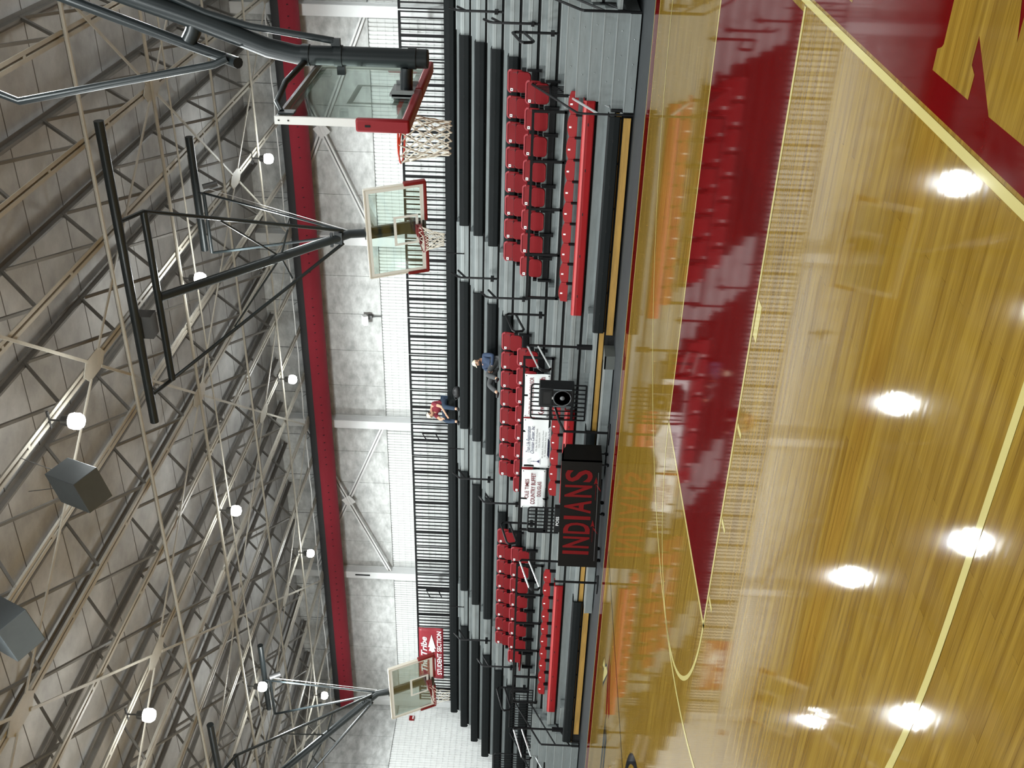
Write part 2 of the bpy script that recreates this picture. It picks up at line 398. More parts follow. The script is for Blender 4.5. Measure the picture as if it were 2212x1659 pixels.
blk = merge(flat([(-12.93, -7.62), (-12.87, -7.62), (-12.87, 7.62), (-12.93, 7.62)], .0022), ring(-12.9, 0, 1.92, .16, 0, 2 * PI, 72), ring(-12.9, 0, 1.2, .2, -.6, 2.6, 40))
blk.build('division_line', PAINT_BLACK, FL)
# wood-coloured letters left open in the red end zone
N = [(0.239, -4.411), (.334, -4.411), (.352, -4.458), (.367, -4.473), (1.25, -4.473), (1.262, -4.458), (1.28, -4.41), (1.38, -4.41), (1.38, -4.86), (.54, -5.199), (1.25, -5.199), (1.28, -5.14), (1.38, -5.14), (1.38, -5.62), (1.28, -5.62), (1.25, -5.56), (.238, -5.56),
     (.238, -5.125), (.486, -4.835), (.392, -4.832), (.367, -4.835), (.34, -4.886), (.237, -4.884)]
L1 = flat(N, .0022, .0005)
L2 = flat([(.241, -2.918), (1.38, -2.918), (1.38, -2.1), (1.2, -2.1), (1.2, -2.5), (.9, -2.5), (.9, -2.2), (.72, -2.2), (.72, -2.5), (.42, -2.5), (.42, -2.1), (.241, -2.1)], .0022, .0005)
merge(L1, L2).build('end_zone_lettering', WOOD, FL)
# arrow of the centre emblem
flat([(-14.78, 6.42), (-15.15, 6.57), (-14.95, 6.28), (-15.30, 6.24), (-14.43, 5.65), (-14.33, 5.62), (-14.47, 5.9), (-14.72, 6.1)], .0024).build('emblem_feather', PAINT_CREAM, FL)
merge(flat([(-13.75, 5.54), (-14.13, 5.60), (-14.6, 5.42), (-15.05, 5.15), (-15.0, 5.0), (-14.5, 5.1), (-14.25, 5.3)], .0022),
      flat([(-13.64, 5.25), (-14.15, 4.94), (-14.4, 4.6), (-14.68, 4.72), (-14.5, 4.95), (-14.0, 5.25)], .0022)).build('emblem_arrow_shaft', PAINT_RED, FL)
merge(flat([(-15.06, 5.13), (-15.6, 5.22), (-16.6, 5.2), (-17.6, 5.1), (-17.4, 4.95), (-16.2, 5.0), (-15.6, 4.95)], .0022),
      flat([(-15.1, 4.95), (-15.9, 4.85), (-17.2, 4.7), (-16.0, 4.6), (-15.2, 4.62)], .0022),
      flat([(-14.8, 6.48), (-15.22, 6.62), (-15.02, 6.27), (-15.42, 6.22), (-14.42, 5.6), (-14.28, 5.58), (-14.42, 5.93), (-14.7, 6.15)], .0018, .0005)).build('emblem_outline', PAINT_BLACK, FL)
flat([(XL, 8.38), (XR, 8.38), (XR, YB), (XL, YB)], .002, .0015).build('apron_strip', GREY_FLOOR, FL)
for q in FL.children_recursive: q['kind'] = 'structure'

# ------------------------------------------------------------------ roof trusses
SP = 1.524; ZCH = 8.41; ZTOP = 9.46
NODE0, NP = 2.9, 2.16
tx = [-2.03 - SP * i for i in range(18)] + [-.51, 1.014, 2.538, 4.06]
def truss_mesh(lite):
    b = MB()
    for s in (-1, 1):
        b.box(s * .048 - .028, s * .048 + .028, YF, YB - .55, ZCH - .006, ZCH + .006)
        b.box(s * .020 - .005, s * .020 + .005, YF, YB - .55, ZCH, ZCH + .065)
    t = MB()
    t.box(-.085, .085, YF, YB, ZTOP - .01, ZTOP); t.box(-.02, .02, YF, YB, ZTOP - .09, ZTOP - .005)
    wv = MB(); y = NODE0 - NP * 9
    while y < YB - 1.5:
        if y > YF:
            if y + NP / 2 < YB: wv.bar((0, y, ZCH + .03), (0, y + NP / 2, ZTOP - .03), .05, .04)
            if y - NP / 2 > YF: wv.bar((0, y, ZCH + .03), (0, y - NP / 2, ZTOP - .03), .045, .04)
        y += NP
    sp_ = MB(); y = NODE0 - NP * 9 + NP / 2
    while y < YB - 1.5:
        if y > YF: sp_.box(-.02, .02, y - .03, y + .03, ZCH - .008, ZCH + .05)
        y += NP
    return b, t, wv, sp_
parts = truss_mesh(0)
root = thing('roof_truss', (tx[0], 0, 0), '', 'truss', 'parallel roof trusses')
kids = []
for mb, nm, mt in zip(parts, ('bottom_chord', 'top_chord', 'web', 'spacer'), (TRUSS, WEB, WEB, TRUSS)):
    mb.xf(Matrix.Translation((tx[0], 0, 0))); kids.append(mb.build(nm, mt, root))
order = sorted(tx)
for i, x in enumerate(tx):
    k = order.index(x)
    lab = 'cream roof truss under the concrete ceiling, %s one counted from the far end wall' % ORD[k]
    if i == 0: root['label'] = lab
    else: dup(root, (x, 0, 0), lab, kids)
# bridging tubes along the hall and diamond bracing with gusset plates
for i, (yy, wd) in enumerate(((5.2, .032), (8.02, .032), (8.78, .018), (11.22, .026), (14.0, .026), (-3.4, .03), (-7.0, .03))):
    m = MB().tube([(XL, yy, ZCH + .02 - .06), (XR, yy, ZCH - .04)], wd, 8)
    tag(m.build('bridging_tube', TRUSS, smooth=True), ['cream round tube crossing below the trusses just this side of the square gusset plates', 'cream tube crossing the trusses through the row of gusset plates', 'thin cream tube crossing the trusses just beyond the gusset row', 'cream tube crossing below the trusses over the middle hoop', 'cream tube crossing below the trusses closest to the far wall',
        'cream tube crossing below the trusses nearest overhead', 'cream tube crossing the trusses behind the viewer'][i], 'roof tube', 'tubes crossing the trusses')
def nodept(i, jn): return (-3.555 - 3.048 * i, 8.06 + 4.03 * jn, ZCH - .03)
done = 0
nodes = []
for i in range(-1, 9):
    for jn in range(-4, 3):
        if (i + jn) % 2 == 0: nodes.append((i, jn))
g0 = None; b0 = None
for n, (i, jn) in enumerate(nodes):
    p = nodept(i, jn)
    if p[0] < XL + .5: continue
    m = MB().prism([(p[0] - .17, p[1] - .24, ZCH - .03), (p[0] + .0, p[1] - .40, ZCH - .03), (p[0] + .17, p[1] - .24, ZCH - .03), (p[0] + .17, p[1] + .24, ZCH - .03), (p[0], p[1] + .40, ZCH - .03), (p[0] - .17, p[1] + .24, ZCH - .03)], (0, 0, .015))
    o = m.build('gusset_plate', TRUSS)
    tag(o, 'cream steel gusset plate under a truss where slender ceiling braces meet', 'gusset plate', 'ceiling gusset plates')
    for di, dj in ((1, 1), (1, -1)):
        if (i + di, jn + dj) in nodes:
            q = nodept(i + di, jn + dj)
            if q[0] < XL + .5: continue
            a = Vector(p); b_ = Vector(q); d = (b_ - a).normalized()
            m = MB().bar(a + d * .25, b_ - d * .25, .045, .02)
            tag(m.build('ceiling_brace', TRUSS), 'slender cream angle brace running diagonally between two gusset plates', 'brace', 'diagonal ceiling braces')

# lamps -------------------------------------------------------------------
def lamp_fixture(x, y, lab, zero=None):
    t = thing('high_bay_lamp', (x, y, LAMP_Z), lab, 'ceiling lamp', 'high bay lamps')
    z = LAMP_Z
    MB().tube([(x, y, z + .2), (x, y, ZCH - .02)], .015, 6).bar((x - .14, y, z + .385), (x + .14, y, z + .385), .03, .03).build('hanger', LAMP_BODY, t)
    MB().lathe((x, y, z), [(.03, .22), (.07, .20), (.08, .12), (.105, .085)], 20).build('housing', LAMP_BODY, t, smooth=True)
    MB().lathe((x, y, z), [(.10, .085), (.118, .03), (.115, -.04), (.085, -.09), (.03, -.11)], 20).build('globe', GLOBE, t, smooth=True)
    return t
def lamp_light(t):
    l = bpy.data.lights.new('lamp_light', 'SPOT'); l.energy = LAMP_POWER; l.color = LAMP_COL; l.shadow_soft_size = .13; l.spot_size = math.radians(176); l.spot_blend = .35
    o = bpy.data.objects.new('lamp_light', l); C.objects.link(o); o.parent = t; o.location = (0, 0, -.32)
    l2 = bpy.data.lights.new('lamp_glow', 'POINT'); l2.energy = UPLIGHT; l2.color = LAMP_COL; l2.shadow_soft_size = .3
    o = bpy.data.objects.new('lamp_glow', l2); C.objects.link(o); o.parent = t; o.location = (0, 0, -.3)
LL = ['lit high bay lamp nearest overhead, between the big hoop braces and the black hanging loudspeaker', 'lit high bay lamp beside the mast of the middle hoop', 'lit high bay lamp close to the red duct above the big glass backboard',
      'lit high bay lamp at mid ceiling, between the middle hoop and the distant hoop', 'lit high bay lamp close to the red duct above the wall floodlight', 'lit high bay lamp nearest to the two hanging loudspeakers on the far side',
      'lit high bay lamp in front of the pipes of the distant hoop', 'lit high bay lamp close to the red duct above the column with the slot', 'lit high bay lamp by the far end of the red duct']
first = None
for i, (x, y) in enumerate(LAMPS):
    lab = LL[i] if i < len(LL) else 'lit high bay lamp hanging from the trusses outside the picture'
    if first is None: first = lamp_fixture(x, y, lab); t = first; lk = children(first)
    else: t = dup(first, (x, y, LAMP_Z), lab, lk)
    lamp_light(t)

# red duct ------------------------------------------------------------------
DY, DZ, DR = 16.62, 8.10, .345
d = thing('fabric_duct', (-16, DY, DZ - DR), 'long red fabric air duct with small black holes hung high along the far wall', 'air duct')
def arc_x(a0, a1, n, x0, x1, r, seg=60):
    mb = MB(); vs = []; fs = []
    for s in range(seg + 1):
        x = x0 + (x1 - x0) * s / seg; rr = r * (1 + .012 * math.sin(s * 1.9))
        for i in range(n + 1):
            a = a0 + (a1 - a0) * i / n; vs.append((x, DY + rr * math.cos(a), DZ + rr * math.sin(a)))
    for s in range(seg):
        for i in range(n): fs.append((s * (n + 1) + i, (s + 1) * (n + 1) + i, (s + 1) * (n + 1) + i + 1, s * (n + 1) + i + 1))
    return mb.add(vs, fs)
DX0, DX1 = -28.05, 8.9
arc_x(math.radians(168), math.radians(372), 22, DX0, DX1, DR).build('red_fabric', DUCT, d, smooth=True)
arc_x(math.radians(12), math.radians(168), 14, DX0, DX1, DR).build('grey_shaded_top', DUCT_TOP, d, smooth=True)
MB().lathe((DX0, DY, DZ), [(DR, 0), (DR * .8, .07), (DR * .3, .11), (.01, .115)], 24, (-1, 0, 0)).build('end_cap', DUCT, d, smooth=True)
h = MB(); x = DX0 + .5; k = 0
while x < 8:
    if k % 12 not in (0, 1):
        a = math.radians(205); c = Vector((x, DY + DR * 1.0 * math.cos(a), DZ + DR * math.sin(a))); nrm = Vector((0, math.cos(a), math.sin(a)))
        h.obox(c + nrm * .004, (.009, 0, 0), Vector((0, -nrm.z, nrm.y)) * .022, nrm * .006)
    x += .27; k += 1
h.build('vent_holes', DARK, d)
sb = MB(); x = DX0 + 1
while x < 8:
    sb.tube([(x, DY, DZ + DR), (x, DY, ZTOP)], .008, 5); sb.tube([(x, DY - .3, ZCH + .1), (x, DY - .1, DZ + DR - .02)], .007, 5); x += 1.52
sb.build('hanger_wires', LAMP_BODY, d)
cb = MB().tube([(XL + .2 + .35 * i, YB - 1.35 + .02 * math.sin(i * 1.3), 8.43 - .02 * abs(math.sin(i * .9))) for i in range(100)], .016, 6)
tag(cb.build('conduit', WHITE_STEEL, smooth=True), 'thin white conduit sagging along the ends of the trusses above the red duct', 'conduit')

# wall X bracing ------------------------------------------------------------
def xbrace(xa, xb, lab):
    xm = (xa + xb) / 2; y = YB - .22
    t = thing('wall_brace', (xm, y, 6.3), lab, 'wall brace', 'white X braces on the far wall')
    for a, b_ in ((xa + .15, xb - .15), (xb - .15, xa + .15)):
        m = MB(); p = Vector((a, y, 6.3)); q = Vector((b_, y, 8.75)); o2 = Vector((0, 0, .045))
        m.bar(p + o2, q + o2, .05, .04, (0, -1, 0)); m.bar(p - o2, q - o2, .05, .04, (0, -1, 0)); MB().bar(p + Vector((0, .02, 0)), q + Vector((0, .02, 0)), .01, .05, (0, -1, 0)).build('gap_shade_strip', LAMP_BODY, t)  # dark strip stands in for the shade between the paired bars
        m.build('diagonal', WHITE_STEEL, t)
        y += .06
    MB().obox((xm, y - .12, 7.52), (.13, 0, .10), (.10, 0, -.13), (0, .012, 0)).build('centre_plate', WHITE_STEEL, t)
xbrace(BAYS[1], BAYS[0], 'white steel X brace on the far wall seen through the big glass backboard')
xbrace(BAYS[3], BAYS[2], 'white steel X brace on the far wall, left of the person in maroon')
# flood light and fire box
t = thing('wall_floodlight', (-12.63, YB - .02, 6.3), 'small white floodlight on a bent grey conduit on the far wall', 'floodlight')
MB().obox((-12.66, YB - .22, 6.66), (.15, 0, 0), (0, .07, .05), (0, -.03, .06)).build('head', WHITE, t, bevel=.01)
MB().tube([(-12.62, YB - .03, 6.2), (-12.62, YB - .06, 6.42), (-12.60, YB - .06, 6.5)], .02, 8).box(-12.68, -12.56, YB - .14, YB - .02, 6.46, 6.58).build('conduit', LAMP_BODY, t, smooth=True)
t = thing('fire_alarm', (XL + .03, 16.5, 5.65), 'small red fire alarm box on the end wall under the distant backboard', 'fire alarm')
MB().box(XL + .0, XL + .07, 16.42, 16.60, 5.56, 5.74).build('box', BENCH_RED, t, bevel=.006)
MB().box(XL + .07, XL + .075, 16.44, 16.58, 5.58, 5.62).build('label_strip', WHITE, t)

# ------------------------------------------------------------------ telescopic bleachers
def nose(k): return 10.5 + .61 * k
def deck(k): return .46 if k == 0 else .53 + .4006 * k
SEC = {'A': (-8.87, -4.15), 'B': (-15.10, -10.47), 'C': (-21.29, -16.63), 'D': (-27.64, -22.86), 'E': (-2.55, 2.1)}
BX0, BX1 = -27.64, 2.1
bl = thing('bleachers', (-12.5, 10.5, 0), 'grey steel telescopic bleachers with ten tiers climbing to the railing at the far wall', 'bleachers')
for k in range(10):
    segs = [(BX0, BX1)] if k > 1 else [(-22.40, -4.40), (-2.5, BX1)]
    y = nose(k); z = deck(k)
    a = MB(); b = MB(); c = MB(); e = MB()
    for x0, x1 in segs:
        a.box(x0, x1, y + .035, nose(k + 1) + .05 if k < 9 else YB - .02, z - .035, z)
        b.box(x0, x1, y, y + .04, z - .085, z + .003)
        b.box(x0, x1, y - .006, y, z - .045, z - .03)
        if k:
            c.box(x0, x1, y + .012, y + .03, z - .20, z - .085)
            c.box(x0, x1, y + .03, y + .05, deck(k - 1), z - .26)
            e.box(x0, x1, y + .06, y + .07, deck(k - 1) - .1, z - .04)  # black sheet paints the darkness inside the open riser gap
    a.build('deck', ALU, bl); b.build('nosing', ALU_B, bl)
    if k: c.build('riser', ALU, bl); e.build('riser_gap_shade', DARK, bl)
# front face of the lowest tier
MB().box(-22.4, -4.4, 10.52, 10.54, .235, .34).build('pine_board', PLY, bl)
MB().box(-9.25, -4.5, 10.47, 10.50, .055, .195).build('pine_board', PLY, bl)
MB().box(-22.0, -17.1, 10.47, 10.50, .055, .195).build('pine_board', PLY, bl)
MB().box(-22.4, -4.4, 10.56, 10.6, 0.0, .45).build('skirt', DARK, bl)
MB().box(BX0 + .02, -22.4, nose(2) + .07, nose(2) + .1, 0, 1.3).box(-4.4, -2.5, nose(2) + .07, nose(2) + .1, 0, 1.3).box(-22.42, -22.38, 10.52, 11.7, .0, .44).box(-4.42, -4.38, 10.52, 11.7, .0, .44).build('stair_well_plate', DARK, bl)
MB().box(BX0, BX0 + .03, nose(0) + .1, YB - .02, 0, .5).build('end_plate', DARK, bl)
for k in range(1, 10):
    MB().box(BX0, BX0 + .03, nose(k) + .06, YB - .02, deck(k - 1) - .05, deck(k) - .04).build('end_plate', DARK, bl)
for s, (x0, x1, y0) in enumerate(((-12.75, -9.50, 9.98), (-16.95, -15.1, 10.0))):
    t = thing('front_step', ((x0 + x1) / 2, y0, 0), ['long low grey steel step on the floor below the black loudspeaker', 'long low grey steel step on the floor left of the scorers table'][s], 'step', 'low front steps')
    MB().box(x0, x1, y0, 10.46, .02, .215).build('body', ALU, t, bevel=.008)
    MB().box(x0 - .002, x1 + .002, y0 - .004, y0 + .03, .19, .222).build('bright_edge', ALU_B, t)
    MB().box(x1 - .32, x1 + .004, y0 - .004, 10.46, .0, .224).build('end_cap', mat('dark grey cap', (.06, .065, .06), .6), t)
# aisle half-steps
for ai, (x0, x1) in enumerate(((-10.42, -8.92), (-16.58, -15.15), (-22.8, -21.35), (-4.1, -2.6))):
    for k in range(1, 10):
        if ai == 3 and k < 3: continue
        if ai in (2,) and k < 3: x1_ = -21.35; x0_ = -22.3
        else: x0_, x1_ = x0, x1
        m = MB().box(x0_, x1_, nose(k) - .29, nose(k) - .001, deck(k - 1), deck(k - 1) + .13)
        m.build('aisle_step', ALU, bl)
        MB().box(x0_, x1_, nose(k) - .295, nose(k) - .26, deck(k - 1) + .115, deck(k - 1) + .134).build('aisle_step_edge', ALU_B, bl)
# entry stairs at both ends
def stair(x0, x1, lab):
    t = thing('entry_stair', ((x0 + x1) / 2, 10.4, 0), lab, 'stairs', 'metal stairs up to the walkway tier')
    m = MB(); e = MB(); dots = MB()
    for i in range(6):
        y0 = 10.38 + .225 * i; z1 = .225 * (i + 1)
        m.box(x0, x1, y0, nose(2) - .008, z1 - .225 + (.03 if i == 0 else 0), z1)
        e.box(x0, x1, y0 - .006, y0 + .012, z1 - .014, z1 + .003)
        for u in (.25, .5, .75): dots.ball((x0 + (x1 - x0) * u + .1 * (i % 2), y0 - .002, z1 - .11), .012, 8, 5)
    m.build('treads', ALU, t); e.build('bright_edges', ALU_B, t); dots.build('rivets', ALU_B, t)
    return t
stair(-4.36, -2.55, 'grey metal entry stair with bright edges at the big hoop end of the bleachers')
stair(-24.25, -22.44, 'grey metal entry stair at the far end of the bleachers under the distant hoop')

# benches --------------------------------------------------------------------
def bench_prof(k, h=.24, d=.32):
    y, z = nose(k), deck(k) + .018
    z += .018
    return [(y - .055, z - h), (y - .07, z - h + .02), (y - .075, z - .12), (y - .068, z - .03), (y - .045, z - .004), (y - .02, z), (y + d - .07, z - .008), (y + d - .05, z - .018), (y + d - .07, z - .028), (y - .02, z - .028), (y - .03, z - .06), (y - .03, z - h)]
def bench(k, x0, x1, m, lab, group, slots=True):
    t = thing('bench', ((x0 + x1) / 2, nose(k), deck(k) - .2), lab, 'bench', group)
    MB().extr_x(bench_prof(k), x0, x1).build('seat', m, t)
    n = round((x1 - x0) / .457)
    gm = MB(); dt = MB()
    for i in range(1, n):
        x = x0 + (x1 - x0) * i / n
        if i % 2: dt.box(x - .03, x + .03, nose(k) - .0765, nose(k) - .07, deck(k) - .095, deck(k) - .075)
    dt.build('bolt_slots', DARK, t)
    br = MB()
    for i in range(0, n + 1, 2):
        x = min(max(x0 + (x1 - x0) * i / n, x0 + .03), x1 - .03); br.box(x - .02, x + .02, nose(k) - .032, nose(k) - .008, deck(k) - .22, deck(k) - .02)
    br.build('brackets', BLACK_STEEL, t)
    return t
secn = {'A': 'in the block nearest the big hoop', 'B': 'in the block behind the banners', 'C': 'in the block left of the banners', 'D': 'in the far end block', 'E': 'in the block past the entry stair outside the picture'}
for s in 'ABCD':
    for k in (8, 7, 6, 5):
        bench(k, *SEC[s], BENCH_BLACK, 'long black bench %s, %s below the top row' % (secn[s], ORD[8 - k]), 'black benches on the upper tiers')
for k in (4, 3): bench(k, *SEC['D'], BENCH_BLACK, 'long black plastic bench %s, %s row below the top row' % (secn['D'], ORD[8 - k]), 'black benches on the upper tiers')
bench(9, -27.64, 2.1, BENCH_BLACK, 'black top row bench running the whole length of the bleachers under the railing', 'black benches on the upper tiers')
bench(0, -9.19, -4.47, BENCH_BLACK, 'lowest black bench at floor level before the red bench near the entry stair', 'lowest black benches')
bench(0, -22.30, -17.01, BENCH_BLACK, 'lowest black bench at floor level left of the scorers table', 'lowest black benches')
bench(0, -14.9, -11.75, BENCH_BLACK, 'lowest black bench mostly hidden behind the scorers table', 'lowest black benches')
def red_bench(x0, x1, lab, b0, n):
    t = bench(1, x0, x1, BENCH_RED, lab, 'red front benches with backrests')
    y, z = nose(1), deck(1) + .018
    MB().extr_x([(y - .079, z - .05), (y - .07, z - .008), (y - .04, z + .003), (y - .04, z), (y - .065, z - .01), (y - .074, z - .05)], x0, x1).build('seat_lip', mat('light red seat lip', (.50, .05, .05), .4), t)
    for i in range(n):
        xc = b0 - .468 * i; W = .231
        prof = []
        for u in range(9):
            a = -1 + u / 4; prof.append((xc + a * W, z + .30 - .05 * abs(a) ** 2.2))
        poly = [(xc + W, z + .10), (xc - W, z + .10)] + prof
        poly = [(px, y + .27 + (pz - z) * .12, pz) for px, pz in poly]
        r = MB().prism(poly, (0, .025, 0)).build('backrest', BENCH_RED, t, bevel=.006)
        MB().box(xc - .05, xc - .015, y + .27 + .26 * .12 - .006, y + .27 + .26 * .12 + .002, z + .215, z + .265).build('number_plate', WHITE, r)
        MB().box(xc + W - .012, xc + W + .016, y + .20, y + .30, z - .02, z + .14).build('bracket', BLACK_STEEL, t)
    return t
red_bench(-9.10, -4.35, 'long red bench with ten red backrests near the entry stair', -4.50, 10)
red_bench(-14.32, -11.60, 'short red bench with red backrests between the loudspeaker and the scorers table', -11.80, 6)
red_bench(-21.79, -17.05, 'long red bench with ten red backrests left of the scorers table', -17.03 - .01, 10)

# stadium chairs ---------------------------------------------------------------
def rr(w_, h, r, n=5, taper=0.0):
    pts = []
    for cx, cz, a0 in ((w_ / 2 - r, h - r, 0), (-w_ / 2 + r, h - r, 90), (-w_ / 2 + r, r, 180), (w_ / 2 - r, r, 270)):
        for i in range(n + 1):
            a = math.radians(a0 + 90 * i / n); pts.append((cx + r * math.cos(a), cz + r * math.sin(a)))
    return [(x * (1 - taper * (1 - z / h)), z) for x, z in pts]
def make_chair(loc, lab, down=False):
    t = thing('stadium_chair', loc, lab, 'chair', 'red tip-up stadium chairs')
    X, Y, Z = loc
    def pan(w_, h, r, z0, y0, tilt, th, taper=0.0, curve=.0):
        mb = MB(); pl = rr(w_, h, r, 5, taper)
        fr = [(X + x, Y + y0 + tilt * z + curve * (x / w_) ** 2 * -1, Z + z0 + z) for x, z in pl]
        return mb.prism(fr, (0, th, 0))
    pan(.49, .46, .07, .33, .05, .16, .045, .06, .10).build('back', CHAIR_RED, t, smooth=True, bevel=.012)
    lip = MB(); pl = rr(.475, .46, .07, 5, .06); pts = [(X + x, Y + .044 + .16 * z - .10 * (x / .49) ** 2, Z + .33 + z) for x, z in pl if z > .26]
    lip.tube(pts, .021, 6); lip.build('rolled_edge', CHAIR_LIP, t, smooth=True)
    pn = MB(); pl = rr(.37, .16, .04); pn.prism([(X + x, Y + .102 - .03 , Z + .56 + z) for x, z in pl], (0, .03, 0))
    MB().tube([(X + x, Y + .046 + .16 * (z + .25) - .10 * (x / .49) ** 2, Z + .58 + z) for x, z in rr(.36, .13, .045)], .008, 5, closed=True).build('recess_edge', mat('dark red groove', (.09, .006, .008), .5), t)
    if not down:
        s_ = MB(); pl = rr(.45, .29, .09, 6, -.0)
        s_.prism([(X + x, Y - .02 - .03 * (1 - (2 * x / .45) ** 2) + .05 * z, Z + .31 + z) for x, z in pl], (0, .05, 0))
        s_.build('seat', CHAIR_RED, t, smooth=True, bevel=.012)
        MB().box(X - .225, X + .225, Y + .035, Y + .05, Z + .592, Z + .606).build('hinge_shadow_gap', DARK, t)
    else:
        s_ = MB(); pl = rr(.45, .40, .09, 6); s_.prism([(X + x, Y + .08 - z, Z + .40 + .08 * z) for x, z in pl], (0, 0, .045))
        s_.build('seat', CHAIR_RED, t, smooth=True, bevel=.012)
    for sx in (-1, 1):
        a = MB(); xx = X + sx * .272
        a.box(xx - .022, xx + .022, Y - .10, Y - .012, Z + .08, Z + .39).box(xx - .022, xx + .022, Y - .07, Y + .08, Z + .412, Z + .50)
        a.build('standard', BLACK_STEEL, t)
    MB().box(X - .285, X + .285, Y - .05, Y - .012, Z + .16, Z + .29).build('beam', BLACK_STEEL, t)
    pz = Z + .33 + .385; MB().obox((X - .185, Y + .082, pz), (.030, .004, 0), (0, .004, 0), (0, .004, .028)).build('number_plate', WHITE, t)
    MB().obox((X - .185, Y + .0765, pz), (.010, .001, 0), (0, .001, 0), (0, .002, .013)).build('number_mark', INK, t)
    return t
CH = {('A', 4): [-4.54, .566, 8], ('A', 3): [-4.60, .570, 8], ('B', 4): [-10.91, .549, 8], ('B', 3): [-10.99, .547, 8], ('C', 4): [-17.08, .553, 8], ('C', 3): [-17.20, .553, 7]}
secc = {'A': 'block by the entry stair', 'B': 'block behind the banners', 'C': 'block left of the banners'}
first = None
for (s, k), (x0, p, n) in CH.items():
    for i in range(n):
        loc = (x0 - p * i, nose(k), deck(k - 1))
        lab = 'folded red chair, %s row, %s, %s from big hoop side' % ({4: 'rear', 3: 'front'}[k], secc[s], ORD[i])
        if first is None: first = make_chair(loc, lab); ck = children(first)
        else: dup(first, loc, lab, ck)
make_chair((-17.20 - .553 * 7, nose(3), deck(2)), 'red stadium chair with its seat folded down at the far end of the front row left of the banners', True)

# rails ---------------------------------------------------------------------------
def rail_thing(lab, paths, r=.027, name='handrail', cat='handrail', group=None, m=None):
    p0 = paths[0][0]
    t = thing(name, p0, lab, cat, group)
    for i, p in enumerate(paths): MB().tube(p, r, 8).build('tube', m or BLACK_STEEL, t, smooth=True)
    return t
AX = {'beside the loudspeaker': -9.67, 'left of the banners': -15.85, 'at the far end block': -22.05, 'above the near entry stair': -3.32}
for nm, x in AX.items():
    kx = x
    G = 'cane handrails in the bleacher aisles'
    t = rail_thing('black cane handrail in the upper part of the aisle ' + nm, [[(kx, 13.95, 2.62), (kx, 13.95, 3.62), (kx, 14.0, 3.70), (kx, 14.22, 3.88)], [(kx, 13.95, 3.50), (kx, 14.35, 3.72)]], group=G)
    MB().box(kx - .04, kx + .04, 13.85, 14.05, 2.80, 2.88).build('foot_plate', BLACK_STEEL, t)
    t = rail_thing('black cane handrail in the middle of the aisle ' + nm, [[(kx, 12.9, 1.9), (kx, 12.9, 2.85), (kx, 12.95, 2.94), (kx, 13.18, 3.07)], [(kx, 12.9, 2.70), (kx, 13.3, 2.90)]], group=G)
    MB().box(kx - .04, kx + .04, 12.82, 12.98, 2.0, 2.07).build('foot_plate', BLACK_STEEL, t)
    t = rail_thing('black looped handrail in the lower part of the aisle ' + nm, [[(kx, 12.1, 1.5), (kx, 12.1, 2.36), (kx, 12.03, 2.42), (kx, 11.3, 2.24), (kx, 11.24, 2.18), (kx, 11.28, 2.02), (kx, 11.36, 1.99), (kx, 12.1, 2.2)]], group=G)
    MB().box(kx - .04, kx + .04, 12.0, 12.2, 1.58, 1.66).build('foot_plate', BLACK_STEEL, t)
    if kx < -5:
        t = rail_thing('black handrail with bright arms at the foot of the aisle ' + nm, [[(kx, 10.64, .55), (kx, 10.64, 1.84), (kx, 10.56, 1.89)], [(kx, 9.66, 1.62), (kx, 9.58, 1.56), (kx, 9.58, 1.42), (kx, 9.66, 1.37)]], group=G)
        MB().tube([(kx, 10.6, 1.885), (kx, 9.64, 1.625)], .02, 8).build('bright_arm', BRIGHT, t, smooth=True); MB().tube([(kx, 10.6, 1.65), (kx, 9.64, 1.365)], .02, 8).build('bright_arm', BRIGHT, t, smooth=True)
        MB().box(kx - .04, kx + .04, 10.6, 10.7, .46, .80).build('foot_plate', BLACK_STEEL, t)
    t = rail_thing('black hooked handrail at the top bench of the aisle ' + nm, [[(kx, 16.1, 4.0), (kx, 16.1, 4.95), (kx, 15.75, 4.78), (kx, 15.74, 4.66)], [(kx, 16.1, 4.55), (kx, 15.8, 4.42)]], r=.018, group=G)
    rail_thing('thin black post below the top bench in the aisle ' + nm, [[(kx, 15.38, 3.65), (kx, 15.38, 4.10)]], r=.018, group=G)
# guard rails on the walkway tier
def guard(x0, x1, lab, step=1.1):
    y = nose(2) - .035; z0, z1 = deck(2) - .1, 1.98
    t = thing('guard_rail', ((x0 + x1) / 2, y, z0), lab, 'guard rail', 'guard rails in front of the chairs')
    MB().box(x0, x1, y - .025, y + .025, z1 - .055, z1).build('top_rail', BLACK_STEEL, t)
    MB().box(x0, x1, y - .02, y + .02, z0 + .03, z0 + .08).build('bottom_rail', BLACK_STEEL, t)
    n = max(2, round(abs(x1 - x0) / step) + 1)
    for i in range(n):
        x = x0 + .03 + (x1 - x0 - .06) * i / (n - 1); MB().box(x - .027, x + .027, y - .02, y + .025, z0, z1 - .02).build('post', BLACK_STEEL, t)
    return t
guard(-9.05, -4.75, 'black guard rail in front of the chair block nearest the big hoop')
guard(-15.75, -10.55, 'black guard rail carrying the three white banners')
guard(-22.2, -16.9, 'black guard rail in front of the chair block left of the banners')
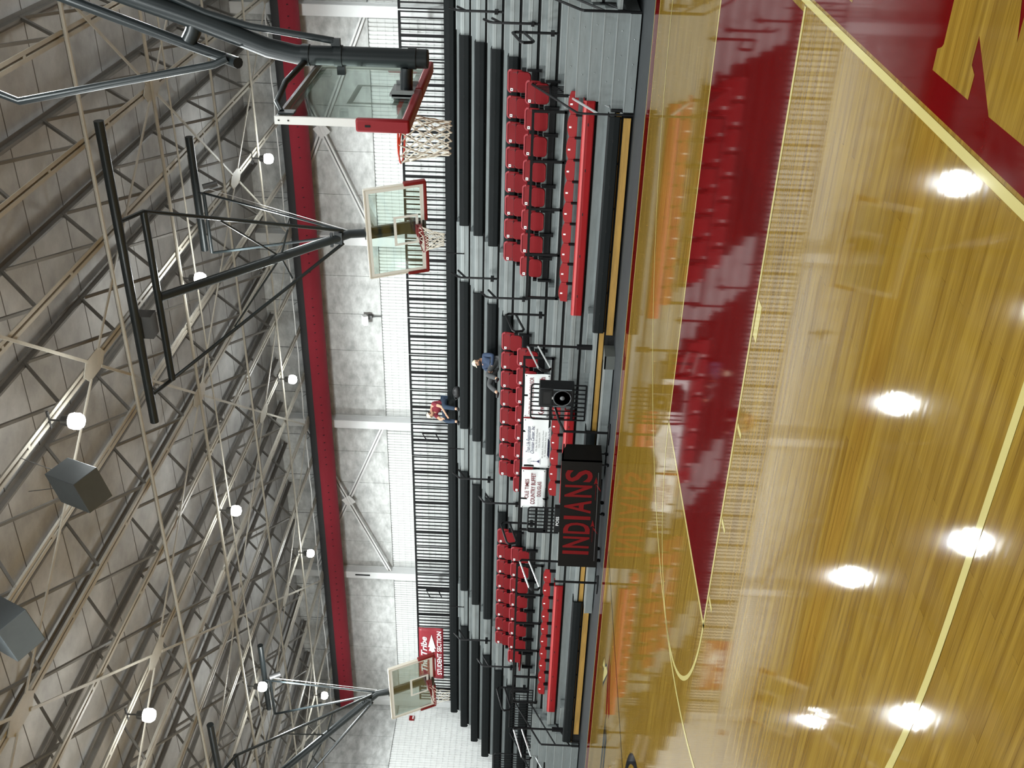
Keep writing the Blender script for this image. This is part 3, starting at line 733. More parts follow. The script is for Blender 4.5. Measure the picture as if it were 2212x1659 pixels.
def gate(x0, x1, y, z0, z1, lab, n=8):
    t = thing('barred_gate', ((x0 + x1) / 2, y, z0), lab, 'gate', 'black barred gates')
    r = .07; MB().tube([(x0, y, z0), (x0, y, z1 - r), (x0 + .02, y, z1 - .02), (x0 + r, y, z1), (x1 - r, y, z1), (x1 - .02, y, z1 - .02), (x1, y, z1 - r), (x1, y, z0)], .02, 8).build('frame', BLACK_STEEL, t, smooth=True)
    b = MB()
    for i in range(1, n): x = x0 + (x1 - x0) * i / n; b.box(x - .012, x + .012, y - .012, y + .012, z0, z1)
    b.build('bars', BLACK_STEEL, t)
    MB().box(x0, x1, y - .015, y + .015, z0 + .28, z0 + .34).box(x0, x1, y - .015, y + .015, z0 - .02, z0 + .02).build('cross_rails', BLACK_STEEL, t)
    return t
gate(-11.83, -10.88, 11.0, .50, 1.76, 'black barred gate with rounded corners behind the black loudspeaker')
gate(-15.47, -14.68, 11.3, .93, 1.72, 'black barred gate with rounded corners behind the scorers table', 7)
# stair side panels
def stair_rail(x, lab, bars=True):
    t = thing('stair_rail', (x, 10.75, 0), lab, 'stair railing', 'railings of the entry stairs')
    MB().tube([(x, 10.42, .02), (x, 10.42, 1.02), (x, 10.47, 1.10), (x, 12.35, 2.00), (x, 12.45, 1.98), (x, 12.5, 1.90), (x, 12.5, 1.35)], .022, 8).build('frame', BLACK_STEEL, t, smooth=True)
    for z0 in (.70, .22):
        MB().tube([(x, 10.45, z0), (x, 11.55, z0 + .53)], .024, 8).build('highlight_rail', BRIGHT, t, smooth=True)
        MB().tube([(x, 11.5, z0 + .51), (x, 12.45, min(z0 + .95, 1.6))], .02, 8).build('dark_rail', BLACK_STEEL, t, smooth=True)
    if bars:
        b = MB()
        for i in range(8): yy = 11.6 + .11 * i; b.box(x - .009, x + .009, yy - .009, yy + .009, 1.3, 1.10 + (yy - 10.47) * .479)
        b.build('bars', BLACK_STEEL, t)
        MB().box(x - .02, x + .02, 11.55, 11.6, 1.2, 1.62).box(x - .015, x + .015, 11.55, 12.5, 1.60, 1.64).build('bar_frame', BLACK_STEEL, t)
    return t
stair_rail(-4.42, 'black stair railing with bright painted highlights between the entry stair and the red bench')
def plain_rail(x, lab):
    t = thing('stair_rail', (x, 10.75, 0), lab, 'stair railing', 'railings of the entry stairs')
    MB().tube([(x, 10.4, .02), (x, 10.4, 1.08), (x, 10.45, 1.13), (x, 11.75, 1.82), (x, 12.3, 2.0), (x, 12.3, 1.4)], .025, 8).build('frame', BLACK_STEEL, t, smooth=True)
    MB().tube([(x, 10.4, .68), (x, 11.9, 1.45)], .022, 8).tube([(x, 10.4, .28), (x, 11.6, .9)], .022, 8).build('middle_rails', BLACK_STEEL, t, smooth=True)
plain_rail(-2.52, 'plain black stair railing at the outer side of the entry stair by the big hoop')
plain_rail(-22.40, 'plain black stair railing at the near side of the far entry stair')
t = stair_rail(-24.30, 'black stair railing with bars at the outer side of the far entry stair')
def bars_panel(x0, x1, y, z0, z1, lab, name='stair_barrier', pitch=.105):
    t = thing(name, ((x0 + x1) / 2, y, z0), lab, 'railing', 'black barred panels at the far stair')
    MB().tube([(x0, y, z0), (x0, y, z1 - .05), (x0 + .05 * (1 if x1 > x0 else -1), y, z1), (x1, y, z1), (x1, y, z0)], .018, 8).build('frame', BLACK_STEEL, t, smooth=True)
    b = MB(); n = max(2, int(abs(x1 - x0) / pitch))
    for i in range(1, n): x = x0 + (x1 - x0) * i / n; b.box(x - .008, x + .008, y - .008, y + .008, z0, z1)
    b.build('bars', BLACK_STEEL, t); MB().box(min(x0, x1), max(x0, x1), y - .012, y + .012, z0, z0 + .03).build('bottom_rail', BLACK_STEEL, t)
bars_panel(-21.9, -23.5, 11.9, 1.35, 2.02, 'black barred panel beside the far entry stair behind the red bench end')
bars_panel(-24.5, -27.5, 11.72, 1.35, 2.45, 'long black barred panel in front of the far end benches')

# railing along the back of the top tier -------------------------------------------
def rail_panel(x, lab):
    y = 16.25; z0, z1 = deck(9) - .02, 5.30; W = 1.14
    t = thing('railing_panel', (x, y, z0), lab, 'railing', 'black railing panels behind the top row')
    MB().box(x - W, x, y - .025, y + .025, z1 - .06, z1).build('top_rail', BLACK_STEEL, t)
    MB().box(x - W, x, y - .015, y + .015, z0 + .06, z0 + .09).build('bottom_rail', BLACK_STEEL, t)
    MB().box(x - W / 2 - .032, x - W / 2 + .032, y - .03, y + .03, z0, z1 - .02).build('post', BLACK_STEEL, t)
    b = MB()
    for i in range(9):
        if i == 4: continue
        xx = x - .016 - (W - .032) * i / 8; b.box(xx - .016, xx + .016, y - .012, y + .012, z0 + .06, z1 - .02)
    b.build('bars', BLACK_STEEL, t)
    return t
px = [-3.83 - 1.18 * i for i in range(20)] + [-2.65, -1.47]
first = None
for i, x in enumerate(sorted(px)):
    if x - 1.14 < -27.7: continue
    lab = 'black railing panel behind the top bench, %s one from the far end of the hall' % ORD[i]
    if first is None: first = rail_panel(x, lab); rk = children(first)
    else: dup(first, (x, 16.25, deck(9) - .02), lab, rk)

# ------------------------------------------------------------------ basketball hoops
def net(t, cen, ring_pts, drop, r1, rows=6, n=12, thin=.0045, twist=0.0, keep=1.0, m=None):
    """diamond cord net hung from ring points, gathering to radius r1 at the bottom"""
    mb = MB(); rnd = random.Random(5)
    cen = Vector(cen); K = len(ring_pts)
    def P(a, f):
        i = a / (2 * PI) * K; i0 = int(i) % K; i1 = (i0 + 1) % K; u = i - int(i)
        top = ring_pts[i0].lerp(ring_pts[i1], u); rad0 = (top - cen)
        bot = cen + Vector((math.cos(a), math.sin(a), 0)) * r1 + Vector((0, 0, -drop))
        g = 1 - (1 - f) ** 1.6
        p = top.lerp(Vector((bot.x, bot.y, 0)), 0)
        xy = Vector((top.x, top.y)).lerp(Vector((bot.x, bot.y)), min(1, g)); zz = top.z + (bot.z - top.z) * f
        return Vector((xy.x, xy.y, zz))
    for s in (-1, 1):
        for k in range(n):
            pts = []
            if rnd.random() > keep: continue
            for j in range(rows + 1):
                a = (2 * PI * k / n + s * PI / n * j + twist * j) % (2 * PI)
                pts.append(P(a, j / rows) + Vector((rnd.uniform(-1, 1), rnd.uniform(-1, 1), rnd.uniform(-1, 1))) * .006)
            mb.tube(pts, thin, 5)
    mb.build('net', m or NET, t, smooth=True)
def pad_prof():
    return
HY = 0.0
hx = -1.219
t = thing('basketball_hoop', (-.89, 0, 2.75), 'big glass backboard with bright red padding hung on a thick dark bent mast', 'basketball hoop', 'ceiling-hung basketball hoops')
MB().box(hx, hx + .013, -.895, .895, 2.93, 3.94).build('glass', GLASS, t)
f = MB()
for sy in (-1, 1): f.box(hx - .01, hx + .055, sy * .914 - .012, sy * .914 + .012, 2.9, 3.965)
f.build('side_frame', BBFRAME, t)
fr2 = MB().box(hx - .005, hx + .05, -.90, .90, 3.935, 3.96).box(hx - .005, hx + .05, -.90, .90, 2.90, 2.925)
fr2.build('top_and_bottom_frame', mat('grey aluminium', (.22, .23, .23), .4, metal=.3), t)
st = MB(); e = .0015
for y0, y1, z0, z1 in ((-.305, -.255, 3.03, 3.48), (.255, .305, 3.03, 3.48), (-.255, .255, 3.43, 3.48), (-.255, .255, 3.03, 3.08), (-.89, -.84, 2.94, 3.92), (.84, .89, 2.94, 3.92), (-.84, .84, 3.87, 3.92), (-.84, .84, 2.94, 2.99)):
    st.box(hx - e * 2, hx - e, y0, y1, z0, z1)
st.build('white_stripes', BBLINE, t)
hl = MB()
for sy in (-1, 1): hl.obox((-1.5, sy * .915, 3.85), (0, .001, 0), (.001, 0, 0), (0, 0, .001))
bp = MB().obox((hx + .024, -.928, 3.93), (.006, 0, 0), (0, .002, 0), (0, 0, .006)).obox((hx + .024, -.928, 3.85), (.006, 0, 0), (0, .002, 0), (0, 0, .006))
bp.build('frame_bolts', DARK, t)
# padding: three pieces
pd = MB().box(hx - .045, hx + .07, -.955, -.925, 2.845, 3.29)
padp = []
def pad_piece(y0, y1, z0, z1): MB().box(hx - .045, hx + .07, y0, y1, z0, z1).build('padding', PAD_RED, t, smooth=True, bevel=.018)
pad_piece(-.965, -.905, 2.845, 3.29); pad_piece(.905, .965, 2.845, 3.29); pad_piece(-.945, -.003, 2.845, 2.915); pad_piece(.003, .945, 2.845, 2.915)
MB().obox((hx + .012, -.967, 3.19), (.009, 0, 0), (0, .002, 0), (0, 0, .022)).build('pad_slot', DARK, t)
# rim
RC = Vector((-1.60, 0, 3.048))
ringp = [RC + Vector((math.cos(2 * PI * i / 36), math.sin(2 * PI * i / 36), 0)) * .236 for i in range(36)]
rim = MB().tube(ringp, .0095, 8, closed=True)
rim.tube([RC + Vector((math.cos(a), math.sin(a), 0)) * .236 + Vector((0, 0, -.028 * max(0, math.cos(a) + .4))) for a in [math.radians(-140 + 280 * i / 30) for i in range(31)]], .0085, 6)
for sy in (-1, 1):
    rim.prism([(hx - .03, sy * .10, 3.06), (hx - .03, sy * .10, 2.95), (-1.45, sy * .19, 3.02), (-1.45, sy * .19, 3.05)], (0, sy * .008, 0))
rim.build('rim', RIM, t, smooth=True)
MB().box(hx - .16, hx - .012, -.07, .07, 2.985, 3.075).box(hx - .02, hx - .004, -.10, .10, 2.94, 3.10).build('rim_bracket', RIM_DARK, t, bevel=.008)
net(t, RC - Vector((0, 0, .02)), [p - Vector((0, 0, .01)) for p in ringp], .43, .15, twist=.08, thin=.007)
# mast
up = [(-.89, 0, 2.80), (-.89, 0, 3.95), (-.84, 0, 4.20), (-.63, 0, 4.79), (-.47, 0, 5.29), (.48, 0, 8.15)]
MB().tube(up, .084, 20).build('mast', HOOP_STEEL, t, smooth=True)
MB().tube([(-.89, 0, 2.805), (-.89, 0, 2.79)], .080, 20).build('mast_end_cap', DARK, t)
cl_ = MB()
for z in (2.93, 3.58, 3.87): cl_.tube([(-.89, 0, z - .035), (-.89, 0, z + .035)], .094, 20)
cl_.box(-.80, -.74, -.025, .025, 3.56, 3.64).box(-1.05, -.97, -.025, .025, 3.53, 3.60)
cl_.build('collars', HOOP_STEEL, t, smooth=True)
MB().tube([(-.97, 0, 2.98), (-1.05, 0, 2.985), (-1.17, 0, 2.99)], .056, 16).build('lower_arm', HOOP_STEEL, t, smooth=True)
MB().box(-1.185, -1.165, -.17, .17, 2.88, 3.12).box(-1.2, -1.13, -.17, -.15, 2.9, 3.1).box(-1.2, -1.13, .15, .17, 2.9, 3.1).build('board_plate', mat('zinc plate', (.25, .26, .26), .4, metal=.5), t)
for sy in (-1, 1):
    MB().tube([(-.93, sy * .07, 3.87), (-1.03, sy * .38, 3.98), (-1.13, sy * .66, 4.0), (-1.165, sy * .80, 3.93)], .026, 10).box(-1.17, -1.155, sy * .80 - .05, sy * .80 + .05, 3.82, 3.95).build('upper_arm', HOOP_STEEL, t, smooth=True)
MB().tube([(-.76, 0, 3.62), (-.66, 0, 4.35), (-.56, 0, 4.72), (.1, 0, 6.3), (.9, 0, 8.15)], .03, 10).build('rear_brace', HOOP_STEEL, t, smooth=True)
MB().tube([(-.94, 0, 4.60), (-.80, 0, 5.02), (-.49, 0, 5.9), (.32, 0, 8.15)], .046, 12).build('front_pipe', HOOP_STEEL, t, smooth=True)
MB().tube([(-.92, -.10, 4.55), (-.97, -.12, 4.66), (-1.36, -.12, 6.48), (-1.30, -.12, 6.64), (-.9, -.1, 8.15)], .033, 10).build('folding_arm', HOOP_STEEL, t, smooth=True)
MB().tube([(-.80, 0, 4.9), (-.72, 0, 4.85), (-.58, 0, 4.80)], .07, 12).tube([(-.95, -.12, 4.45), (-.95, .04, 4.62)], .05, 10).build('pivot_block', HOOP_STEEL, t, smooth=True)
MB().tube([(.45, -2.2, 8.2), (.45, 2.2, 8.2)], .05, 10).tube([(-.85, -2.2, 8.2), (-.85, 2.2, 8.2)], .05, 10).build('header_pipe', HOOP_STEEL, t, smooth=True)

def side_hoop(cen, yaw, pitch, base, hx0, hx1, yy, lab, tattered=False):
    R = Matrix.Translation(cen) @ Matrix.Rotation(yaw, 4, 'Z') @ Matrix.Rotation(pitch, 4, 'X')
    t = thing('basketball_hoop', cen, lab, 'basketball hoop', 'ceiling-hung basketball hoops')
    W, H = .914, .533
    MB().box(-W + .02, W - .02, -.006, .006, -H + .02, H - .02).xf(R).build('glass', GLASS, t)
    f = MB()
    for s in (-1, 1): f.box(s * W - .014, s * W + .014, -.02, .045, -H, H)
    f.box(-W, W, -.02, .045, H - .014, H + .014).box(-W, W, -.02, .045, -H - .014, -H + .014)
    f.xf(R).build('frame', BBFRAME2, t)
    f = MB(); f.box(-W + .014, W - .014, -.012, -.0075, H - .075, H - .014).box(-W + .014, W - .014, -.012, -.0075, -H + .014, -H + .075)
    for s in (-1, 1): f.box(s * (W - .045) - .031, s * (W - .045) + .031, -.012, -.0075, -H + .075, H - .075)
    zb = -H + .12
    for a in ((-.305, -.255, zb, zb + .457), (.255, .305, zb, zb + .457), (-.255, .255, zb + .407, zb + .457), (-.255, .255, zb, zb + .05)): f.box(a[0], a[1], -.010, -.0075, a[2], a[3])
    f.xf(R).build('white_stripes', BBLINE, t)
    for (x0, x1, z0, z1) in ((-W - .045, -W + .015, -H - .045, -H + .36), (W - .015, W + .045, -H - .045, -H + .36), (-W - .02, -.16, -H - .05, -H + .01), (.16, W + .02, -H - .05, -H + .01)):
        MB().box(x0, x1, -.045, .06, z0, z1).xf(R).build('padding', PAD_DARK, t, smooth=True, bevel=.016)
    MB().box(-.115, .115, .05, .10, -H + .02, H + .03).xf(R).build('centre_strap', mat('olive grey strap', (.055, .05, .042), .5), t)
    MB().box(-.13, .13, .03, .12, zb + .02, zb + .14).box(-.16, .16, -.02, .05, -H - .02, -H + .05).xf(R).build('rim_plate', HOOP_STEEL, t)
    rc = Vector((0, -.38, -H + .152)); N = 32
    rp = [rc + Vector((math.cos(2 * PI * i / N), math.sin(2 * PI * i / N), 0)) * .236 for i in range(N)]
    rm = MB().tube(rp, .0105, 8, closed=True)
    rm.box(-.09, .09, -.15, -.01, rc.z - .07, rc.z + .03)
    for s in (-1, 1): rm.prism([(s * .09, -.03, rc.z + .01), (s * .09, -.03, rc.z - .1), (s * .19, -.26, rc.z - .03), (s * .19, -.26, rc.z)], (s * .008, 0, 0))
    rm.xf(R).build('rim', RIM_DARK, t, smooth=True)
    wr = [R @ p for p in rp]; wc = R @ rc
    net(t, wc, wr, .40, .11, rows=6, thin=.0055, keep=.5 if tattered else 1.0)
    # mast and frame
    top = R @ Vector((0, .09, H - .02)); back = R @ Vector((0, .09, -.05))
    b = Vector(base); elbow = top + Vector((0, 0, .0)) + (b - top).normalized() * .12 + Vector((0, .02, .22))
    MB().tube([b, elbow.lerp(b, .0) , top, back], .078, 16).build('mast', HOOP_STEEL, t, smooth=True)
    MB().obox(elbow.lerp(b, .06), (.11, 0, 0), (0, .06, 0), (0, 0, .07)).obox(elbow.lerp(b, .1), (.13, 0, 0), (0, .03, 0), (0, 0, .025)).build('mast_clamp', HOOP_STEEL, t)
    A0 = Vector((hx0, yy, base[2])); A1 = Vector((hx1, yy, base[2]))
    MB().tube([A0, A1], .062, 12).build('hinge_pipe', HOOP_STEEL, t, smooth=True)
    MB().tube([(hx0 - .55, yy - .52, 8.22), (hx1 + 1.6, yy - .52, 8.22)], .075, 12).build('header_pipe', HOOP_STEEL, t, smooth=True)
    MB().tube([A0 + Vector((-.0, 0, 0)), (hx0 - .02, yy - .52, 8.2)], .035, 8).tube([A1, (hx1 + .02, yy - .52, 8.2)], .035, 8).build('hinge_links', HOOP_STEEL, t, smooth=True)
    q = elbow.lerp(b, .04)
    for E, s in ((A0, -1), (A1, 1)):
        MB().tube([E, q + Vector((s * .12, -.02, -.02))], .032, 8).build('side_brace', HOOP_STEEL, t, smooth=True)
    x = MB(); mid = b.lerp(elbow, .62)
    for E in (A0, A1):
        x.tube([E.lerp(q, .36), mid], .017, 6); x.tube([E.lerp(q, .70), mid], .017, 6)
    x.build('cross_braces', HOOP_STEEL, t, smooth=True)
    # rear fold frame
    c0 = Vector((b.x - .45, yy + 2.9, 8.0)); c1 = Vector((b.x + .75, yy + 2.9, 8.0))
    MB().tube([(c0.x - .05, yy + 3.1, 8.2), (c1.x + 1.0, yy + 3.1, 8.2)], .07, 12).build('rear_header_pipe', HOOP_STEEL, t, smooth=True)
    MB().tube([c1 + Vector((0, 0, .1)), c1, c0, c0 + Vector((0, 0, -.05)), elbow + Vector((-.03, .0, .06))], .026, 8).tube([c1, elbow + Vector((.05, 0, .06))], .022, 8).build('fold_brace', HOOP_STEEL, t, smooth=True)
    MB().tube([c1 + Vector((.1, .0, .0)), c1 + Vector((.15, .1, -.25))], .07, 10).box(b.x - .5, b.x - .1, yy - .46, yy - .2, 8.0, 8.3).build('winch', LAMP_BODY, t, smooth=True)
    MB().tube([(c1.x + .1, yy + 2.9, 7.95), elbow + Vector((.02, .1, 0))], .006, 5).build('cable', WHITE_STEEL, t)
    return t
side_hoop((-5.987, 8.07, 4.318), -.153, .354, (-6.43, 5.97, 8.0), -7.98, -4.88, 5.9, 'middle glass backboard with maroon padding hung from a braced dark mast')
side_hoop((-17.482, 7.819, 4.302), -.09, .451, (-19.25, 5.75, 8.0), -20.8, -17.72, 5.85, 'small distant glass backboard with maroon padding in front of the red student banner', True)

# hanging loudspeakers ------------------------------------------------------------
def hang_spk(c, lab, front=False):
    c = Vector(c); t = thing('hanging_loudspeaker', c, lab, 'loudspeaker', 'loudspeakers hung from the trusses')
    a = Vector((.13, -.368, -.553)) / 2; b = Vector((-.463, .016, -.119)) / 2; d = Vector((-.06, -.31, .192)) / 2
    MB().obox(c, a, b, d).build('cabinet', SPK_GREY, t, bevel=.008)
    MB().tube([c - a + b * .5, (c.x - .3, c.y + .2, ZCH)], .006, 5).tube([c - a - b * .5, (c.x + .25, c.y + .2, ZCH)], .006, 5).build('hanging_cables', LAMP_BODY, t)
    nb = b.normalized(); na = a.normalized(); nd = d.normalized()
    # handle and sockets on the underside face
    for u, v in ((.45, .35), (-.3, .45), (.1, -.3)):
        MB().obox(c + a * u + b * v + d * -1.003, na * .035, nb * .012, nd * .003).build('socket', LAMP_BODY, t)
    if front:
        MB().obox(c + b * -1.004 * 0 + d * -1.01, a * .8, b * .45, nd * .004).build('horn_opening', mat('horn grey', (.13, .14, .14), .3), t)
    return t
hang_spk((-6.83, 1.35, 7.6), 'black box loudspeaker hanging under the trusses, the one fully in view')
hang_spk((-7.16, -.88, 7.6), 'black box loudspeaker hanging at the picture edge, cut off by the frame', True)

# scorers table ---------------------------------------------------------------------
t = thing('scorers_table', (-13.1, 9.2, 0), 'black scorers table at courtside with INDIANS in large red letters', 'table')
x0, x1 = -14.66, -11.64; ty = 9.12
MB().prism([(x0, ty, .08), (x1, ty, .16), (x1, ty, 1.045), (x0, ty, .985)], (0, .03, 0)).build('front_panel', TABLE_BLACK, t)
MB().prism([(x1, ty, .16), (x1, ty + .62, .16), (x1, ty + .62, .93), (x1, ty + .22, 1.04), (x1, ty, 1.045)], (-.03, 0, 0)).prism([(x0, ty + .03, .12), (x0, ty + .62, .12), (x0, ty + .62, .90), (x0, ty + .22, .98), (x0, ty + .03, .985)], (.03, 0, 0)).build('side_panels', TABLE_BLACK, t)
MB().prism([(x0, ty + .03, .975), (x1, ty + .03, 1.035), (x1, ty + .62, 1.0), (x0, ty + .62, .95)], (0, 0, -.03)).build('top', TABLE_BLACK, t)
MB().bar((x0 + .2, ty - .004, .16), (x1 - .3, ty - .004, .22), .012, .012).build('ledge', LAMP_BODY, t)
for xx in (x0 + .15, (x0 + x1) / 2, x1 - .15):
    for yy in (ty + .08, ty + .5):
        MB().tube([(xx - .02, yy, .045), (xx + .02, yy, .045)], .045, 12).tube([(xx, yy, .05), (xx, yy, .2)], .015, 6).build('caster', BLACK_STEEL, t, smooth=True)
# lettering, each letter cut as its own block shape, tilted with the panel
ZT = lambda x: .985 + (x - x0) / (x1 - x0) * .06
tl = 'INDIANS'; lw = {'I': .10, 'N': .33, 'D': .32, 'A': .36, 'S': .33}
gap_ = .088; xx = -14.28
for ch in tl:
    wd = lw[ch]
    zt = ZT(xx + wd / 2) - .095; zb_ = zt - .60
    text(ch, 'letter', TABLE_RED, t, xx, xx + wd, zb_, zt, ty - .004, bold=.02)
    xx += wd + gap_
for ax_ in (-13.62, -12.42):
    m = MB().bar((ax_ - .28, ty - .004, .245), (ax_ + .16, ty - .004, .255), .012, .005).prism([(ax_ + .36, ty - .004, .262), (ax_ + .16, ty - .004, .302), (ax_ + .19, ty - .004, .26), (ax_ + .16, ty - .004, .215)], (0, -.003, 0)).prism([(ax_ + .16, ty - .004, .25), (ax_ + .1, ty - .004, .19), (ax_ - .04, ty - .004, .13), (ax_ + .06, ty - .004, .22)], (0, -.003, 0))
    m.build('arrow_emblem', TABLE_RED, t)
t = thing('possession_box', (-13.5, 9.42, .97), 'small black possession box reading POSS on the scorers table', 'display box')
MB().box(-13.86, -13.16, 9.36, 9.5, .975, 1.12).build('case', SPK, t, bevel=.005)
text('POSS', 'lettering', WHITE, t, -13.66, -13.40, 1.015, 1.085, 9.356, bold=.01)
# stands
def stand(x, y, h, lab):
    t = thing('floor_stand', (x, y, 0), lab, 'stand', 'black upright stands on the floor')
    MB().tube([(x, y, .03), (x, y, h)], .028, 10).build('post', BLACK_STEEL, t, smooth=True)
    MB().tube([(x - .28, y - .05, .02), (x - .1, y - .12, .022), (x + .1, y - .12, .022), (x + .28, y - .05, .02)], .02, 8).tube([(x, y - .11, .02), (x, y + .25, .02)], .018, 8).build('base', BLACK_STEEL, t, smooth=True)
    return t
stand(-15.30, 9.3, 1.04, 'black floor stand left of the scorers table')
t = stand(-11.28, 9.70, 1.02, 'black floor stand with a slanted arm holding the loudspeaker')
MB().tube([(-11.28, 9.70, 1.0), (-11.15, 9.9, 1.12), (-10.98, 10.2, 1.22), (-10.86, 10.45, 1.22)], .03, 8).build('slanted_arm', BLACK_STEEL, t, smooth=True)
MB().tube([(-10.86, 10.42, 1.0), (-10.86, 10.42, 1.40)], .035, 10).build('speaker_socket', BLACK_STEEL, t, smooth=True)
# loudspeaker at the aisle
sx, sy, sz0, sz1 = -10.62, 10.2, .815, 1.59
t = thing('loudspeaker', (sx, sy, sz0), 'black two-way loudspeaker with round grey cone in front of the bleacher aisle', 'loudspeaker')
MB().prism([(sx - .235, sy - .18, sz0), (sx + .235, sy - .18, sz0), (sx + .235, sy - .18, sz1), (sx - .235, sy - .18, sz1)], (0, .38, 0)).build('cabinet', SPK, t, smooth=True, bevel=.025)
fy = sy - .18
MB().box(sx - .20, sx + .20, fy - .012, fy, sz0 + .48, sz1 - .05).build('horn_frame', SPK, t, bevel=.008)
MB().prism([(sx - .15, fy - .013, sz0 + .52), (sx + .15, fy - .013, sz0 + .52), (sx + .15, fy - .013, sz1 - .1), (sx - .15, fy - .013, sz1 - .1)], (0, -.002, 0)).build('horn', DARK, t)
cz = sz0 + .26
MB().lathe((sx, fy, cz), [(.205, -.0), (.205, .018), (.19, .022), (.178, .012)], 32, (0, -1, 0)).build('cone_surround', mat('rubber surround', (.035, .037, .04), .35), t, smooth=True)
MB().lathe((sx, fy, cz), [(.178, .012), (.12, .006), (.06, .003), (.05, .016), (.03, .03), (.005, .034)], 32, (0, -1, 0)).build('cone', CONE, t, smooth=True)
MB().box(sx - .03, sx + .03, fy - .015, fy - .010, sz0 + .475, sz0 + .487).build('badge', WHITE_STEEL, t)
for s in (-1, 1): MB().tube([(sx + s * .215, fy - .01, sz0 + .06), (sx + s * .215, fy - .01, sz0 + .46)], .012, 8).build('side_grip', SPK_GREY, t, smooth=True)

# banners ----------------------------------------------------------------------------
def banner(corners, y, m, lab, name='banner', group='white sponsor banners', sag=.02):
    (xa, za), (xb, zb2), (xc, zc), (xd, zd) = corners        # top-left, top-right, bottom-right, bottom-left
    mb = MB(); NX, NZ = 14, 8; vs = []; fs = []
    for j in range(NZ + 1):
        for i in range(NX + 1):
            u, v = i / NX, j / NZ
            x = (xa * (1 - u) + xb * u) * (1 - v) + (xd * (1 - u) + xc * u) * v; z = (za * (1 - u) + zb2 * u) * (1 - v) + (zd * (1 - u) + zc * u) * v
            yy = y + sag * .3 * math.sin(u * 11 + v * 4) * (.3 + v) + .01 * math.sin(v * 7 + u * 3)
            vs.append((x, yy, z))
    n0 = len(vs)
    for j in range(NZ):
        for i in range(NX): a = j * (NX + 1) + i; fs.append((a, a + 1, a + NX + 2, a + NX + 1))
    mb.add(vs, fs)
    t = thing(name, ((xa + xb) / 2, y, zd), lab, 'banner', group)
    o = mb.build('sheet', m, t, smooth=True); so = o.modifiers.new('solid', 'SOLIDIFY'); so.thickness = .002
    g = MB()
    for x, z in ((xa + .04, za - .04), (xb - .04, zb2 - .04), (xc - .04, zc + .04), (xd + .04, zd + .04)): g.lathe((x, y - .012, z), [(.014, 0), (.014, .003)], 10, (0, -1, 0))
    g.build('grommets', INK, t)
    return t
by = 11.66; ly = by - .022
t = banner([(-12.22, 1.93), (-11.01, 1.93), (-11.01, 1.32), (-12.22, 1.32)], by, BANNER, 'white sponsor banner with maroon CENTURY CLUB SPONSOR lettering, partly behind the loudspeaker')
text('CENTURY CLUB SPONSOR', 'lettering', MAROON, t, -12.14, -11.09, 1.71, 1.81, ly, bold=.012)
text('Kevin', 'lettering', MAROON, t, -12.14, -11.80, 1.44, 1.58, ly, bold=.02); text('th', 'lettering', MAROON, t, -11.20, -11.08, 1.44, 1.58, ly, bold=.02)
t = banner([(-13.71, 1.91), (-12.26, 1.92), (-12.24, 1.24), (-13.70, 1.22)], by, BANNER, 'white church banner with navy script lettering and small tower emblem, between the other two banners')
text('True Life Restoration', 'lettering', BLUE, t, -13.25, -12.48, 1.74, 1.84, ly, bold=.004, shear=.45)
text('Christian Center, Inc.', 'lettering', BLUE, t, -13.28, -12.46, 1.63, 1.73, ly, bold=.004, shear=.45)
text('P.O. Box 190-1811 Irwin Avenue', 'lettering', INK, t, -13.20, -12.54, 1.570, 1.61, ly)
text('Ocilla, Georgia 31774', 'lettering', INK, t, -13.10, -12.65, 1.50, 1.54, ly)
text('Dr. Johnie C. Edwards, Senior Pastor', 'lettering', INK, t, -13.40, -12.58, 1.41, 1.45, ly)
text('Dr. Sandra Edwards, Asst. Pastor', 'lettering', INK, t, -13.36, -12.62, 1.345, 1.385, ly)
text('"Changing the World through the Truth"', 'lettering', BLUE, t, -13.42, -12.50, 1.255, 1.315, ly, shear=.45)
MB().prism([(-13.56, ly, 1.50), (-13.46, ly, 1.50), (-13.505, ly, 1.56), (-13.505, ly, 1.72), (-13.515, ly, 1.72), (-13.515, ly, 1.56)], (0, -.002, 0)).box(-13.53, -13.49, ly - .002, ly, 1.635, 1.643).box(-13.60, -13.42, ly - .002, ly, 1.475, 1.482).build('tower_emblem', BLUE, t)
MB().tube([(-13.6, ly, 1.70), (-13.54, ly, 1.79), (-13.47, ly, 1.79), (-13.41, ly, 1.70)], .004, 4).tube([(-13.57, ly, 1.70), (-13.53, ly, 1.76), (-13.48, ly, 1.76), (-13.44, ly, 1.70)], .003, 4).build('swirl_emblem', mat('pale grey print', (.4, .42, .44), .6), t)
t = banner([(-14.98, 1.915), (-13.78, 1.92), (-13.78, 1.31), (-14.96, 1.30)], by, BANNER, 'white banner reading OLE TIMES COUNTRY BUFFET DOUGLAS in maroon, leftmost of three')
text('OLE TIMES', 'lettering', MAROON, t, -14.66, -14.06, 1.73, 1.83, ly, bold=.015)
text('COUNTRY BUFFET', 'lettering', MAROON, t, -14.85, -13.87, 1.57, 1.68, ly, bold=.015)
text('DOUGLAS', 'lettering', MAROON, t, -14.60, -14.14, 1.42, 1.52, ly, bold=.015)
t = banner([(-26.22, 5.27), (-23.84, 5.25), (-23.87, 4.42), (-26.27, 4.42)], 16.20, BANNER_RED, 'red student section banner with white lettering and spearhead on the top railing', group='red banners')
WL = mat('white lettering', (.75, .75, .75), .5)
text('The Tribe', 'lettering', WL, t, -25.9, -24.25, 4.98, 5.19, 16.175, bold=.025, shear=.25)
text('STUDENT SECTION', 'lettering', WL, t, -26.05, -23.98, 4.48, 4.64, 16.175, bold=.02)
